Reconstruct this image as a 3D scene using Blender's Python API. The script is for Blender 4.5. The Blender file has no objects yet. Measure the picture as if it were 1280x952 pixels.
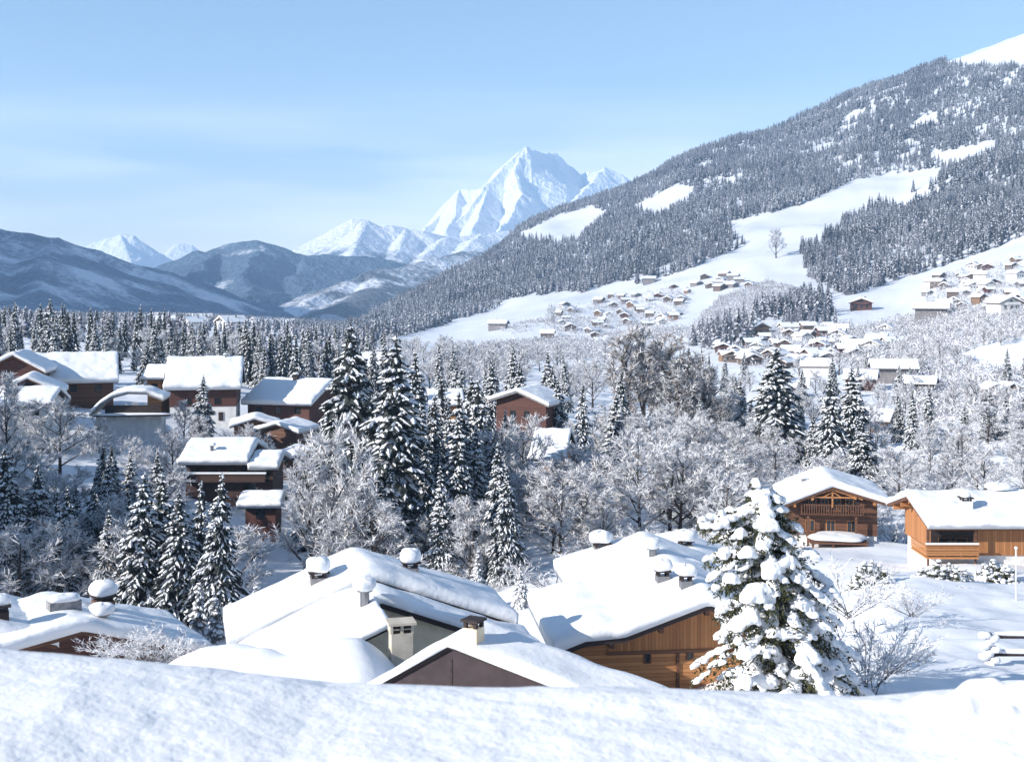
import bpy, math, random
import numpy as np
from mathutils import Vector, Matrix
R = math.radians
scene = bpy.context.scene
C = scene.collection
rng = np.random.default_rng(7)
random.seed(7)
F, U0, V0 = 1600.0, 640.0, 350.0          # focal length in pixels of the 1280 px wide photo, optical axis column, horizon row

def at(px, py, Y):
    return Vector(((px-U0)/F*Y, Y, (V0-py)/F*Y))

# ------------------------------------------------------------------ materials
MATS = {}
def nodes_mat(name):
    m = bpy.data.materials.new(name); m.use_nodes = True
    nt = m.node_tree; b = nt.nodes['Principled BSDF']
    MATS[name] = m
    return m, nt, b

def noise_mat(name, c1, c2, scale=3.0, rough=0.8, bump=0.0, bscale=20.0, stretch=(1,1,1), lo=0.35, hi=0.65, coord='Object', spec=0.3, bdist=0.05):
    m, nt, b = nodes_mat(name); N, L = nt.nodes, nt.links
    tc = N.new('ShaderNodeTexCoord'); mp = N.new('ShaderNodeMapping'); mp.inputs['Scale'].default_value = stretch
    L.new(tc.outputs[coord], mp.inputs['Vector'])
    nz = N.new('ShaderNodeTexNoise'); nz.inputs['Scale'].default_value = scale; nz.inputs['Detail'].default_value = 5
    L.new(mp.outputs['Vector'], nz.inputs['Vector'])
    cr = N.new('ShaderNodeValToRGB')
    cr.color_ramp.elements[0].position = lo; cr.color_ramp.elements[1].position = hi
    cr.color_ramp.elements[0].color = (*c1, 1); cr.color_ramp.elements[1].color = (*c2, 1)
    L.new(nz.outputs['Fac'], cr.inputs['Fac']); L.new(cr.outputs['Color'], b.inputs['Base Color'])
    b.inputs['Roughness'].default_value = rough
    b.inputs['Specular IOR Level'].default_value = spec
    if bump:
        n2 = N.new('ShaderNodeTexNoise'); n2.inputs['Scale'].default_value = bscale; n2.inputs['Detail'].default_value = 6
        L.new(mp.outputs['Vector'], n2.inputs['Vector'])
        bp = N.new('ShaderNodeBump'); bp.inputs['Strength'].default_value = bump; bp.inputs['Distance'].default_value = bdist
        L.new(n2.outputs['Fac'], bp.inputs['Height']); L.new(bp.outputs['Normal'], b.inputs['Normal'])
    return m

def plank_mat(name, c1, c2, axis='Z', width=0.16, rough=0.7, horizontal_below=None):
    """timber boards: board-by-board tone, thin dark joints, grain"""
    m, nt, b = nodes_mat(name); N, L = nt.nodes, nt.links
    tc = N.new('ShaderNodeTexCoord'); sp = N.new('ShaderNodeSeparateXYZ'); L.new(tc.outputs['Object'], sp.inputs[0])
    def math_(op, a, bb=None):
        n = N.new('ShaderNodeMath'); n.operation = op
        for i, v in enumerate((a, bb)):
            if v is None: continue
            if isinstance(v, (int, float)): n.inputs[i].default_value = v
            else: L.new(v, n.inputs[i])
        return n.outputs[0]
    if axis == 'Z': src = sp.outputs['Z']
    else: src = math_('ADD', sp.outputs['X'], sp.outputs['Y'])
    q = math_('DIVIDE', src, width)
    fl = math_('FLOOR', q); fr = math_('FRACT', q)
    wn = N.new('ShaderNodeTexWhiteNoise'); wn.noise_dimensions = '1D'; L.new(fl, wn.inputs['W'])
    nz = N.new('ShaderNodeTexNoise'); nz.inputs['Scale'].default_value = 2.0; nz.inputs['Detail'].default_value = 8
    mp = N.new('ShaderNodeMapping'); mp.inputs['Scale'].default_value = (1,1,9) if axis == 'Z' else (9,9,1)
    L.new(tc.outputs['Object'], mp.inputs['Vector']); L.new(mp.outputs['Vector'], nz.inputs['Vector'])
    mix = math_('ADD', math_('MULTIPLY', wn.outputs['Value'], 0.5), math_('MULTIPLY', nz.outputs['Fac'], 0.6))
    cr = N.new('ShaderNodeValToRGB'); cr.color_ramp.elements[0].position = .15; cr.color_ramp.elements[1].position = .85
    cr.color_ramp.elements[0].color = (*c1, 1); cr.color_ramp.elements[1].color = (*c2, 1)
    L.new(mix, cr.inputs['Fac'])
    gap = math_('LESS_THAN', fr, 0.07)
    mx = N.new('ShaderNodeMix'); mx.data_type = 'RGBA'; L.new(gap, mx.inputs['Factor'])
    L.new(cr.outputs['Color'], mx.inputs['A']); mx.inputs['B'].default_value = (c1[0]*.3, c1[1]*.3, c1[2]*.3, 1)
    L.new(mx.outputs['Result'], b.inputs['Base Color'])
    bp = N.new('ShaderNodeBump'); bp.inputs['Strength'].default_value = .6; bp.inputs['Distance'].default_value = .02
    L.new(math_('SUBTRACT', nz.outputs['Fac'], gap), bp.inputs['Height']); L.new(bp.outputs['Normal'], b.inputs['Normal'])
    b.inputs['Roughness'].default_value = rough
    return m

def snow_mat(name, base=(.82,.835,.86), scales=((.35,.5,.25),(2.5,.35,.05),(18,.25,.012))):
    m, nt, b = nodes_mat(name); N, L = nt.nodes, nt.links
    b.inputs['Base Color'].default_value = (*base, 1); b.inputs['Roughness'].default_value = .55
    b.inputs['Specular IOR Level'].default_value = .25
    geo = N.new('ShaderNodeNewGeometry'); prev = None
    for sc, st, di in scales:
        nz = N.new('ShaderNodeTexNoise'); nz.inputs['Scale'].default_value = sc; nz.inputs['Detail'].default_value = 4
        L.new(geo.outputs['Position'], nz.inputs['Vector'])
        bp = N.new('ShaderNodeBump'); bp.inputs['Strength'].default_value = st; bp.inputs['Distance'].default_value = di
        L.new(nz.outputs['Fac'], bp.inputs['Height'])
        if prev: L.new(prev, bp.inputs['Normal'])
        prev = bp.outputs['Normal']
    if prev: L.new(prev, b.inputs['Normal'])
    return m

SNOW = snow_mat('snow')
SNOWROOF = snow_mat('roof_snow', (.83,.845,.865), ((1.1,.55,.12),(4,.35,.05),(14,.2,.015)))
SNOWT = noise_mat('tree_snow', (.74,.76,.80), (.9,.91,.93), 6, .6)
NEED = noise_mat('spruce_needles', (.016,.022,.025), (.055,.066,.062), 5, .8)
NEEDW = noise_mat('rimed_needles', (.09,.10,.105), (.24,.25,.26), 5, .8)
NEEDG = noise_mat('broad_needles', (.022,.030,.012), (.085,.085,.030), 6, .6)
BARK = noise_mat('bark', (.035,.026,.022), (.10,.075,.06), 8, .9, .6, 25, (1,1,.2))
FROST = noise_mat('frosted_twigs', (.62,.625,.65), (.87,.875,.89), 2.5, .8)
TWIG = noise_mat('bare_twigs', (.085,.078,.077), (.20,.18,.175), 4, .85)
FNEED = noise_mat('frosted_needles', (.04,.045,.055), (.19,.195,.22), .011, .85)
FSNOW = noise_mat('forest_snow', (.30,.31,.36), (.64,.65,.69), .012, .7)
SCRUBM = noise_mat('scrub_twigs', (.20,.19,.20), (.36,.35,.36), 3, .85)
LARCH = noise_mat('larch_twigs', (.16,.12,.095), (.30,.235,.19), 3, .85)
ORANGE = plank_mat('honey_timber', (.30,.122,.040), (.50,.232,.088), 'Z', .19)
ORANGEV = plank_mat('honey_timber_upright', (.27,.108,.036), (.47,.21,.078), 'X', .17)
BROWN = plank_mat('brown_timber', (.075,.03,.016), (.16,.07,.035), 'Z', .2)
REDW = plank_mat('red_brown_timber', (.062,.021,.016), (.115,.04,.027), 'Z', .22)
DBROWN = plank_mat('deep_brown_timber', (.04,.018,.013), (.085,.038,.026), 'Z', .2)
VORANGE = noise_mat('tan_timber',(.17,.10,.06),(.27,.17,.11),1.5,.8)
DARKW = noise_mat('dark_stained_wood', (.022,.016,.016), (.05,.035,.032), 3, .7, .3, 20, (1,1,8))
FLUE = noise_mat('flue_render', (.44,.40,.33), (.56,.51,.43), 2, .85, .3, 40)
PURPLE = noise_mat('plum_brown_render', (.040,.030,.034), (.058,.043,.046), 2.2, .85, .2, 30, lo=.3, hi=.7)
BEIGE = noise_mat('beige_render', (.74,.61,.42), (.84,.71,.52), 2, .85, .3, 40)
WHITE = noise_mat('white_render', (.62,.61,.6), (.78,.77,.75), 1.5, .85, .2, 40)
GREY = noise_mat('grey_stone', (.16,.16,.17), (.32,.31,.31), 4, .85, .6, 12)
BRICK = noise_mat('brown_brick', (.09,.055,.045), (.2,.12,.09), 5, .9, .6, 14)
GLASS, _nt, _b = nodes_mat('window_glass'); _b.inputs['Base Color'].default_value = (.02,.025,.03,1); _b.inputs['Roughness'].default_value = .08
METAL, _nt, _b = nodes_mat('chimney_metal'); _b.inputs['Base Color'].default_value = (.25,.25,.26,1); _b.inputs['Metallic'].default_value = .9; _b.inputs['Roughness'].default_value = .4

def rock_snow(name, snow=(.86,.89,.93), rock=(.10,.105,.12), thr=.55, soft=.18, nscale=.01, namp=.5, forest=None):
    """snow that slides off steep faces; an optional forest tone below a height"""
    m, nt, b = nodes_mat(name); N, L = nt.nodes, nt.links
    geo = N.new('ShaderNodeNewGeometry'); sp = N.new('ShaderNodeSeparateXYZ'); L.new(geo.outputs['True Normal'], sp.inputs[0])
    nz = N.new('ShaderNodeTexNoise'); nz.inputs['Scale'].default_value = nscale; nz.inputs['Detail'].default_value = 9; nz.inputs['Roughness'].default_value = .65
    L.new(geo.outputs['Position'], nz.inputs['Vector'])
    a = N.new('ShaderNodeMath'); a.operation = 'MULTIPLY_ADD'; L.new(nz.outputs['Fac'], a.inputs[0]); a.inputs[1].default_value = namp; L.new(sp.outputs['Z'], a.inputs[2])
    mr = N.new('ShaderNodeMapRange'); L.new(a.outputs[0], mr.inputs['Value'])
    mr.inputs['From Min'].default_value = thr+namp*.5-soft; mr.inputs['From Max'].default_value = thr+namp*.5+soft
    mx = N.new('ShaderNodeMix'); mx.data_type = 'RGBA'; L.new(mr.outputs['Result'], mx.inputs['Factor'])
    mx.inputs['A'].default_value = (*rock,1); mx.inputs['B'].default_value = (*snow,1)
    out = mx.outputs['Result']
    if not forest:
        n4 = N.new('ShaderNodeTexNoise'); n4.inputs['Scale'].default_value = .03; n4.inputs['Detail'].default_value = 8; L.new(geo.outputs['Position'], n4.inputs['Vector'])
        bp = N.new('ShaderNodeBump'); bp.inputs['Strength'].default_value = .8; bp.inputs['Distance'].default_value = 18
        L.new(n4.outputs['Fac'], bp.inputs['Height']); L.new(bp.outputs['Normal'], b.inputs['Normal'])
    if forest:
        col, zlo, zhi, fs, cover = forest
        ps = N.new('ShaderNodeSeparateXYZ'); L.new(geo.outputs['Position'], ps.inputs[0])
        n2 = N.new('ShaderNodeTexNoise'); n2.inputs['Scale'].default_value = fs; n2.inputs['Detail'].default_value = 6; L.new(geo.outputs['Position'], n2.inputs['Vector'])
        n3 = N.new('ShaderNodeTexNoise'); n3.inputs['Scale'].default_value = fs*14; n3.inputs['Detail'].default_value = 3; L.new(geo.outputs['Position'], n3.inputs['Vector'])
        # patchy cover, thinning out with height
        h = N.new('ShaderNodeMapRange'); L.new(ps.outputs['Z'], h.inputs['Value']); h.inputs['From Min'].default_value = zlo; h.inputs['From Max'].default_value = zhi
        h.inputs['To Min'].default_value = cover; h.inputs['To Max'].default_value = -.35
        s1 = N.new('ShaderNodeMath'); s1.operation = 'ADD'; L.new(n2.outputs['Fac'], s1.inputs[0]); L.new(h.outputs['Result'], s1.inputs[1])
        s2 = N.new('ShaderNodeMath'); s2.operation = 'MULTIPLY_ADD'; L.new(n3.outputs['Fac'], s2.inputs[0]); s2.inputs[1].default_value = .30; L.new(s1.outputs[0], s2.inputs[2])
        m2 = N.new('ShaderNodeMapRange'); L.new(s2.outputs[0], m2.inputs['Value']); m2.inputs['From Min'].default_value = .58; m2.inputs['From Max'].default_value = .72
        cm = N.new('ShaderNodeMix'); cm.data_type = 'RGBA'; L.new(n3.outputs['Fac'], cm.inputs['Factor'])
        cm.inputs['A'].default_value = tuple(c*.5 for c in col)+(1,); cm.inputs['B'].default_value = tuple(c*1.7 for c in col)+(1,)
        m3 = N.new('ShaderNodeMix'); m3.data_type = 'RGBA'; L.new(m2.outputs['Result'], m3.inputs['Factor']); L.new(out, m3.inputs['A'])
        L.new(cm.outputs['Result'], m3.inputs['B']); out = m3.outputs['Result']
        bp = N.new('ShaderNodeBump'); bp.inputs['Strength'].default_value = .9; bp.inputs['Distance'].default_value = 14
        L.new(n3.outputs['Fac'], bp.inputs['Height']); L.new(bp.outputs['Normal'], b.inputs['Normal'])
    L.new(out, b.inputs['Base Color']); b.inputs['Roughness'].default_value = .75; b.inputs['Specular IOR Level'].default_value = .15
    return m

# ------------------------------------------------------------------ mesh helpers
class MB:
    def __init__(s): s.v=[]; s.f=[]; s.m=[]
    def quad(s, a,b,c,d, m=0):
        i=len(s.v); s.v += [a,b,c,d]; s.f.append((i,i+1,i+2,i+3)); s.m.append(m)
    def tri(s, a,b,c, m=0):
        i=len(s.v); s.v += [a,b,c]; s.f.append((i,i+1,i+2)); s.m.append(m)
    def mesh(s, verts, faces, m=0):
        i=len(s.v); s.v += [tuple(v) for v in verts]
        s.f += [tuple(i+k for k in f) for f in faces]; s.m += [m]*len(faces)
    def box(s, x0,x1,y0,y1,z0,z1, m=0):
        s.mesh([(x0,y0,z0),(x1,y0,z0),(x1,y1,z0),(x0,y1,z0),(x0,y0,z1),(x1,y0,z1),(x1,y1,z1),(x0,y1,z1)],
               [(0,3,2,1),(4,5,6,7),(0,1,5,4),(1,2,6,5),(2,3,7,6),(3,0,4,7)], m)
    def bar(s, p, q, r1, r2=None, n=5, m=0):
        r2 = r1 if r2 is None else r2
        p, q = Vector(p), Vector(q); d = (q-p).normalized()
        a = d.orthogonal().normalized(); b = d.cross(a)
        vs = []
        for c, r in ((p,r1),(q,r2)):
            for k in range(n):
                t = 2*math.pi*k/n; vs.append(c + a*math.cos(t)*r + b*math.sin(t)*r)
        fs = [(k,(k+1)%n,n+(k+1)%n,n+k) for k in range(n)] + [tuple(range(n-1,-1,-1)), tuple(range(n,2*n))]
        s.mesh(vs, fs, m)
    def poly_prism(s, pts, y0, y1, m=0):
        """pts: (x,z) outline, extruded along y"""
        n=len(pts)
        s.mesh([(x,y0,z) for x,z in pts]+[(x,y1,z) for x,z in pts],
               [tuple(range(n)), tuple(range(2*n-1,n-1,-1))]+[(k,n+k,n+(k+1)%n,(k+1)%n) for k in range(n)], m)
    def data(s, name, mats, smooth=False):
        me = bpy.data.meshes.new(name); me.from_pydata([tuple(v) for v in s.v], [], s.f)
        for m in mats: me.materials.append(m)
        if len(mats) > 1: me.polygons.foreach_set('material_index', s.m)
        if smooth: me.polygons.foreach_set('use_smooth', [True]*len(s.f))
        me.update(); return me
    def build(s, name, mats, parent=None, smooth=False):
        if not isinstance(mats, (list,tuple)): mats=[mats]
        return link(name, s.data(name, mats, smooth), parent)

def link(name, data, parent=None):
    o = bpy.data.objects.new(name, data); C.objects.link(o)
    if parent: o.parent = parent
    return o
def tag(o, label=None, cat=None, group=None, kind=None):
    if label: o['label']=label
    if cat: o['category']=cat
    if group: o['group']=group
    if kind: o['kind']=kind
    return o
def empty(name, loc, rz=0, label=None, cat=None, group=None):
    o = link(name, None); o.location = loc; o.rotation_euler = (0,0,rz); o.empty_display_size = .5
    return tag(o, label, cat, group)
def grid_mesh(name, X, Y, Z, mat, smooth=True):
    nr, nc = X.shape
    me = bpy.data.meshes.new(name)
    co = np.stack([X,Y,Z],-1).reshape(-1,3)
    idx = np.arange(nr*nc).reshape(nr,nc)
    q = np.stack([idx[:-1,:-1], idx[:-1,1:], idx[1:,1:], idx[1:,:-1]],-1).reshape(-1,4)
    raw_mesh(me, co, q); me.materials.append(mat)
    me.polygons.foreach_set('use_smooth', np.full(len(q), smooth)); me.update()
    return me
def raw_mesh(me, co, faces, mi=None):
    nf, k = faces.shape
    me.vertices.add(len(co)); me.vertices.foreach_set('co', co.astype(np.float32).ravel())
    me.loops.add(nf*k); me.loops.foreach_set('vertex_index', faces.astype(np.int32).ravel())
    me.polygons.add(nf); me.polygons.foreach_set('loop_start', np.arange(0,nf*k,k,dtype=np.int32))
    if mi is not None: me.polygons.foreach_set('material_index', mi.astype(np.int32))
    me.update(calc_edges=True)

# value noise on numpy arrays
_perm = rng.random((256,256))
def vnoise(x, y):
    xi = np.floor(x).astype(int); yi = np.floor(y).astype(int); fx = x-xi; fy = y-yi
    fx = fx*fx*fx*(fx*(fx*6-15)+10); fy = fy*fy*fy*(fy*(fy*6-15)+10)
    g = lambda i,j: _perm[i & 255, j & 255]
    return (g(xi,yi)*(1-fx)+g(xi+1,yi)*fx)*(1-fy) + (g(xi,yi+1)*(1-fx)+g(xi+1,yi+1)*fx)*fy - .5
def fbm(x, y, o=5, g=.5, ridged=False):
    t=0; a=1; s=0
    for k in range(o):
        n = vnoise(x*2**k+17.3*k, y*2**k-9.1*k)
        t = t + a*((.25-np.abs(n))*2 if ridged else n*2); s += a; a *= g
    return t/s

# ------------------------------------------------------------------ terrain: valley floor and the right-hand mountain, one sheet
# ground heights by (distance: row at which that ground shows)
COL = {
 -700: {10:700,30:800,60:730,90:600,140:480,200:430,300:410,500:395,800:380,1500:372,2600:370,4200:372},
 -300: {10:800,30:880,60:830,90:760,120:690,150:530,190:470,260:440,350:425,500:408,800:395,1500:390,2600:388,4200:386},
 0:    {10:1000,30:930,42:895,60:885,80:830,110:768,125:742,150:582,190:505,260:458,350:434,500:413,800:405,1500:398,2600:393,4200:390},
 250:  {10:1000,30:930,42:905,60:880,80:840,110:775,130:690,150:636,170:572,200:526,260:474,350:446,500:425,800:409,1500:400,2600:394,4200:390},
 450:  {10:1000,30:940,42:925,60:905,80:850,110:775,140:694,170:622,200:566,260:504,350:474,500:447,800:426,1200:419,1700:412,2300:405,4200:392},
 560:  {10:1000,30:950,42:935,60:905,80:850,110:760,140:690,170:632,200:582,260:520,350:484,500:455,800:434,1100:418,1500:394,1850:362,2200:340,3000:420,4200:420},
 660:  {10:1000,30:950,42:930,60:895,80:830,100:748,140:680,200:590,260:532,350:492,500:462,800:436,1100:402,1500:368,1800:330,2250:297,2600:268,3100:330,4200:400},
 760:  {10:1000,30:950,42:915,50:870,60:865,80:810,100:750,140:670,200:584,260:544,350:502,500:466,800:432,1100:394,1500:350,2000:285,2700:243,3100:290,4200:380},
 860:  {10:1000,30:940,42:905,60:865,80:790,100:740,140:660,200:580,260:542,350:500,500:464,760:430,1050:382,1400:328,1900:262,2650:184,3100:240,4200:360},
 960:  {10:1000,30:930,40:880,60:830,80:770,100:725,140:655,200:588,260:540,350:498,500:460,700:427,1000:376,1300:320,1700:262,2200:205,2650:160,3100:200,4200:340},
 1120: {10:1000,30:920,40:862,55:792,80:732,105:704,130:682,150:640,200:590,260:550,350:502,500:452,700:415,900:382,1100:345,1500:272,2000:182,2600:93,3100:130,4200:300},
 1280: {10:1000,30:920,40:868,60:778,80:735,105:706,125:690,150:640,200:580,260:530,350:482,500:424,700:372,900:332,1100:292,1500:212,2000:122,2500:38,3100:70,4200:260},
 1700: {10:1000,30:900,60:760,105:680,150:600,200:540,260:490,350:430,500:350,700:280,900:215,1100:160,1500:70,2000:-30,2500:-110,3100:-90,4200:150},
 2300: {10:1000,30:900,60:760,105:650,150:560,200:500,260:440,350:360,500:280,700:190,900:120,1100:50,1500:-60,2000:-180,2500:-260,3100:-240,4200:60},
}
TU = np.array(sorted(COL)); TL = np.linspace(math.log(9), math.log(4200), 620)
TUF = np.linspace(TU[0], TU[-1], 376)
_rows = []
for u in TU:
    ys = np.array(sorted(COL[u])); zz = np.array([(V0-COL[u][y])/F*y for y in ys])
    _rows.append(np.interp(TL, np.log(ys), zz))
_rows = np.array(_rows)
TZ = np.array([np.interp(TUF, TU, _rows[:,j]) for j in range(len(TL))])        # [logY, u]
def blur(a, n, ax):
    k = np.hanning(2*n+3)[1:-1]; k /= k.sum()
    p = [(0,0),(0,0)]; p[ax] = (n,n)
    ap = np.pad(a, p, mode='edge')
    return np.apply_along_axis(lambda r: np.convolve(r, k, 'valid'), ax, ap)
TZ = blur(blur(TZ, 9, 0), 6, 1)
MOUNDS = [  # px, row-depth Y, radius, height
 (790,50,4.5,.9),(456,47.4,2.0,1.3),(440,45.5,2.3,.7),(408,48,5,1.6),(352,50,4.5,1.0),(300,54,5.0,1.5),(262,52,3,1.1),(1255,430,26,6.5),(1150,57,3,.5),(1235,52,3,.6),(1090,66,4,.7),(1180,72,5,.5),(1260,36,2.2,.9)]
def ground(x, y):
    x = np.asarray(x,float); y = np.asarray(y,float)
    u = U0+F*x/np.maximum(y,1e-3); l = np.log(np.clip(y,9.001,4199))
    fi = (u-TUF[0])/(TUF[1]-TUF[0]); fi = np.clip(fi,0,len(TUF)-1.001); fj = np.clip((l-TL[0])/(TL[1]-TL[0]),0,len(TL)-1.001)
    i = fi.astype(int); j = fj.astype(int); a = fi-i; b = fj-j
    z = TZ[j,i]*(1-a)*(1-b)+TZ[j,i+1]*a*(1-b)+TZ[j+1,i]*(1-a)*b+TZ[j+1,i+1]*a*b
    z = z + fbm(x/9, y/9, 3)*np.clip(y/140,.12,1)*.9 + fbm(x/140,y/140,4)*np.clip((y-700)/900,0,1)*16*np.clip((u-420)/250,0,1)
    z = z + fbm(x/2.3+40, y/3.1, 3)*.26*np.clip((130-y)/60,0,1)
    for px,Y,r,h in MOUNDS:
        cx = (px-U0)/F*Y
        z = z + h*np.exp(-((x-cx)**2+(y-Y)**2)/r**2)
    return z
def gz(x, y): return float(ground(np.array([x]), np.array([y]))[0])

uu = np.linspace(-690, 2290, 400); yy = np.exp(np.linspace(math.log(9.5), math.log(4150), 560))
UU, YY = np.meshgrid(uu, yy); XX = (UU-U0)/F*YY
tag(link('terrain', grid_mesh('terrain', XX, YY, ground(XX,YY), SNOW)), 'snow covered valley floor with village and rising slope', 'terrain', kind='structure')

# ------------------------------------------------------------------ snow bank in front of the camera
def bank_z(x, y):
    crest = np.interp(x*F/6.0+U0, [-2000,-200,0,120,250,400,640,800,950,1100,1180,1280,1500,3000],
                      [778,812,829,834,849,868,873,873,879,886,882,876,868,848])
    zc = (V0-crest)/F*6.0
    z = zc + np.where(y<6, (6-y)*.012, -(y-6)**2*.42)
    z += fbm(x*1.1, y*1.5, 4)*.026*np.clip((8-y),0,1)
    for cx,cy,r,h in [(2.16,5.95,.10,.13),(2.30,5.9,.09,.09),(1.98,6.0,.1,.05),(2.05,5.85,.07,.08),(2.42,5.8,.13,.10),(2.22,5.75,.06,.06),(1.75,6.05,.09,.02)]:
        z += h*np.exp(-(((x-cx)**2+(y-cy)**2)/r**2)**1.6)
    return z
bx = np.concatenate([np.linspace(-40,-4,60), np.linspace(-3.98,3.98,420), np.linspace(4,40,60)])
by = np.concatenate([np.linspace(-14,3.6,40), np.linspace(3.62,7.2,230), np.linspace(7.25,11.5,50)])
BX, BY = np.meshgrid(bx, by)
BANKM = snow_mat('bank_snow', (.86,.865,.87), ((2.4,.6,.07),(9,.5,.022),(35,.5,.008),(110,.5,.003)))
tag(link('snow_ground', grid_mesh('snow_ground', BX, BY, bank_z(BX,BY), BANKM)), 'lumpy white snow bank along the bottom of the view', 'snow bank', kind='structure')

# ------------------------------------------------------------------ far hills and peaks: ridge lines with falling flanks
def ridge_mesh(name, label, ridges, x0, x1, y0, y1, nx, ny, mat, rough, rscale, base=-400, ridged=True, warp=.55, smooth=False):
    gx = np.linspace(x0,x1,nx); gy = np.linspace(y0,y1,ny); X, Y = np.meshgrid(gx,gy)
    Xw = X + fbm(X/rscale/2+5, Y/rscale/2, 4)*rscale*warp; Yw = Y + fbm(X/rscale/2, Y/rscale/2+9, 4)*rscale*warp
    Z = np.full(X.shape, float(base))
    for pts, sl in ridges:
        P = [at(*p) for p in pts]
        for a, b in zip(P[:-1],P[1:]):
            dx, dy = b.x-a.x, b.y-a.y; L2 = dx*dx+dy*dy
            t = np.clip(((Xw-a.x)*dx+(Yw-a.y)*dy)/L2,0,1)
            d = np.hypot(Xw-a.x-t*dx, Yw-a.y-t*dy)
            dd = np.hypot(X-a.x-t*dx, Y-a.y-t*dy)
            Z = np.maximum(Z, a.z+t*(b.z-a.z) - (d*.6+dd*.4)*sl)
    amp = rough
    Z = Z + fbm(X/rscale, Y/rscale, 7, .52, ridged)*amp
    o = link(name, grid_mesh(name, X, Y, Z, mat, smooth)); tag(o, label, 'mountain', kind='structure')
    return lambda x,y: None

PEAKM = rock_snow('peak_snow_and_rock', (.88,.9,.93), (.17,.175,.2), .42, .10, .012, .4)
ridge_mesh('mountain', 'sharp white pyramid peak above the valley', [
   ([(676,190,9150),(666,187,9050),(655,187,9000),(648,190,8950),(640,200,8880),(624,218,8750),(613,231,8650),(604,238,8550),(590,258,8400),(560,284,8200)], 1.0),
   ([(604,236,8700),(575,236,8800),(563,250,8750),(552,267,8650),(530,285,8500),(490,305,8400)], 1.15),
   ([(656,187,9000),(674,188,9250),(690,192,9500),(704,198,9700),(722,215,9900),(730,228,9950)], .95),
   ([(724,220,9700),(740,216,9600),(757,207,9500),(769,215,9500),(790,232,9600)], .9),
   ([(656,187,9000),(645,212,8750),(655,240,8450),(640,268,8150),(625,292,7850)], 1.15),
   ([(613,231,8650),(600,262,8250),(590,290,7900)], 1.0), ([(575,236,8800),(566,268,8350),(555,292,8000)], 1.1),
   ([(757,207,9500),(735,235,9000),(705,262,8500),(680,285,8000)], .75)],
   -900, 1500, 7200, 10400, 460, 460, PEAKM, 66, 230, warp=.16)
FIELDM = rock_snow('valley_fields', (.84,.86,.9), (.2,.2,.22), .1, .2, .01, .3, ((.14,.155,.18), 60, 420, .0045, .06))
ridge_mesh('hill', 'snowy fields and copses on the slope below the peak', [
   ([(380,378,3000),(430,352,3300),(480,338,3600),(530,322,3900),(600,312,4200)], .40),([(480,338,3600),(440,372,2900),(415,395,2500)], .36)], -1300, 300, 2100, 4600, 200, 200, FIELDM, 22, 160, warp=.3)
ridge_mesh('mountain', 'small white rocky peaks behind the left hill', [
   ([(90,318,9000),(118,304,9000),(152,294,9000),(166,293,9000),(185,304,9050),(205,316,9100),(212,322,9100)], .8),
   ([(152,294,9000),(165,330,8500),(190,350,8200)], .6),
   ([(200,326,9400),(220,307,9400),(240,308,9400),(262,322,9450)], .8),
   ([(330,318,9800),(350,309,9800),(362,312,9800),(420,318,9800)], .7)],
   -3800, -1200, 7600, 10200, 300, 260, PEAKM, 55, 240, warp=.2)
MIDM = rock_snow('white_hill_with_forest', (.86,.88,.92), (.2,.2,.22), .22, .15, .01, .3, ((.10,.145,.20), 30, 200, .0030, .26))  # forest tone tinted blue in the colour, standing in for distance haze
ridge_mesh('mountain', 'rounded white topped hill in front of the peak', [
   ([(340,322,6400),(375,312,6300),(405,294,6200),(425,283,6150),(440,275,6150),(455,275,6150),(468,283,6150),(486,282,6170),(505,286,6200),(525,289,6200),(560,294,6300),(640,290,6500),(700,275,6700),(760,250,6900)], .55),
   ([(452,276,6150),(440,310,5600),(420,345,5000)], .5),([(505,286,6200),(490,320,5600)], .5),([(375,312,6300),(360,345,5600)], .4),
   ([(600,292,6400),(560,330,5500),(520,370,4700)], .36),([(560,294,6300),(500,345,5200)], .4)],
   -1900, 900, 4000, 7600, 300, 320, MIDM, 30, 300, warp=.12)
FORM = rock_snow('forested_ridge', (.8,.83,.88), (.2,.2,.22), .25, .2, .01, .3, ((.09,.135,.19), 60, 420, .004, .22))  # woodland colour bluer than the trees are, with haze painted into it
ridge_mesh('hill', 'long dark wooded ridge across the valley', [
   ([(170,345,4700),(215,325,4700),(270,310,4700),(320,304,4700),(350,310,4700),(390,318,4800),(430,320,4900),(480,322,5000)], .45),
   ([(320,304,4700),(310,350,4000),(330,390,3500)], .38),([(250,313,4700),(215,350,4000)], .4),([(390,318,4800),(410,360,4000),(450,385,3700)], .36)],
   -2000, 300, 3000, 5600, 260, 260, FORM, 45, 300)
LEFTM = rock_snow('wooded_slope', (.8,.83,.88), (.2,.2,.22), .2, .2, .01, .3, ((.155,.205,.28), 150, 900, .006, .05))  # blue of shade and haze put into the forest colour
LEFT_RIDGES = [
   ([(-900,190,2300),(-560,185,2500),(-300,215,2600),(-120,262,2650),(0,290,2700),(60,299,2750),(130,316,2800),(200,338,2900),(280,366,3000),(350,390,3100),(390,403,3150)], .45),
   ([(-120,262,2650),(-140,330,2000)], .35),([(60,299,2750),(40,350,2200),(20,385,1900)], .35),([(200,338,2900),(190,372,2450),(200,392,2200)], .35),([(-300,215,2600),(-420,300,1900)], .35)]
ridge_mesh('hill', 'wooded hillside in blue shade on the left', LEFT_RIDGES, -3300, -350, 1500, 4200, 300, 260, LEFTM, 22, 170, -300)
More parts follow.
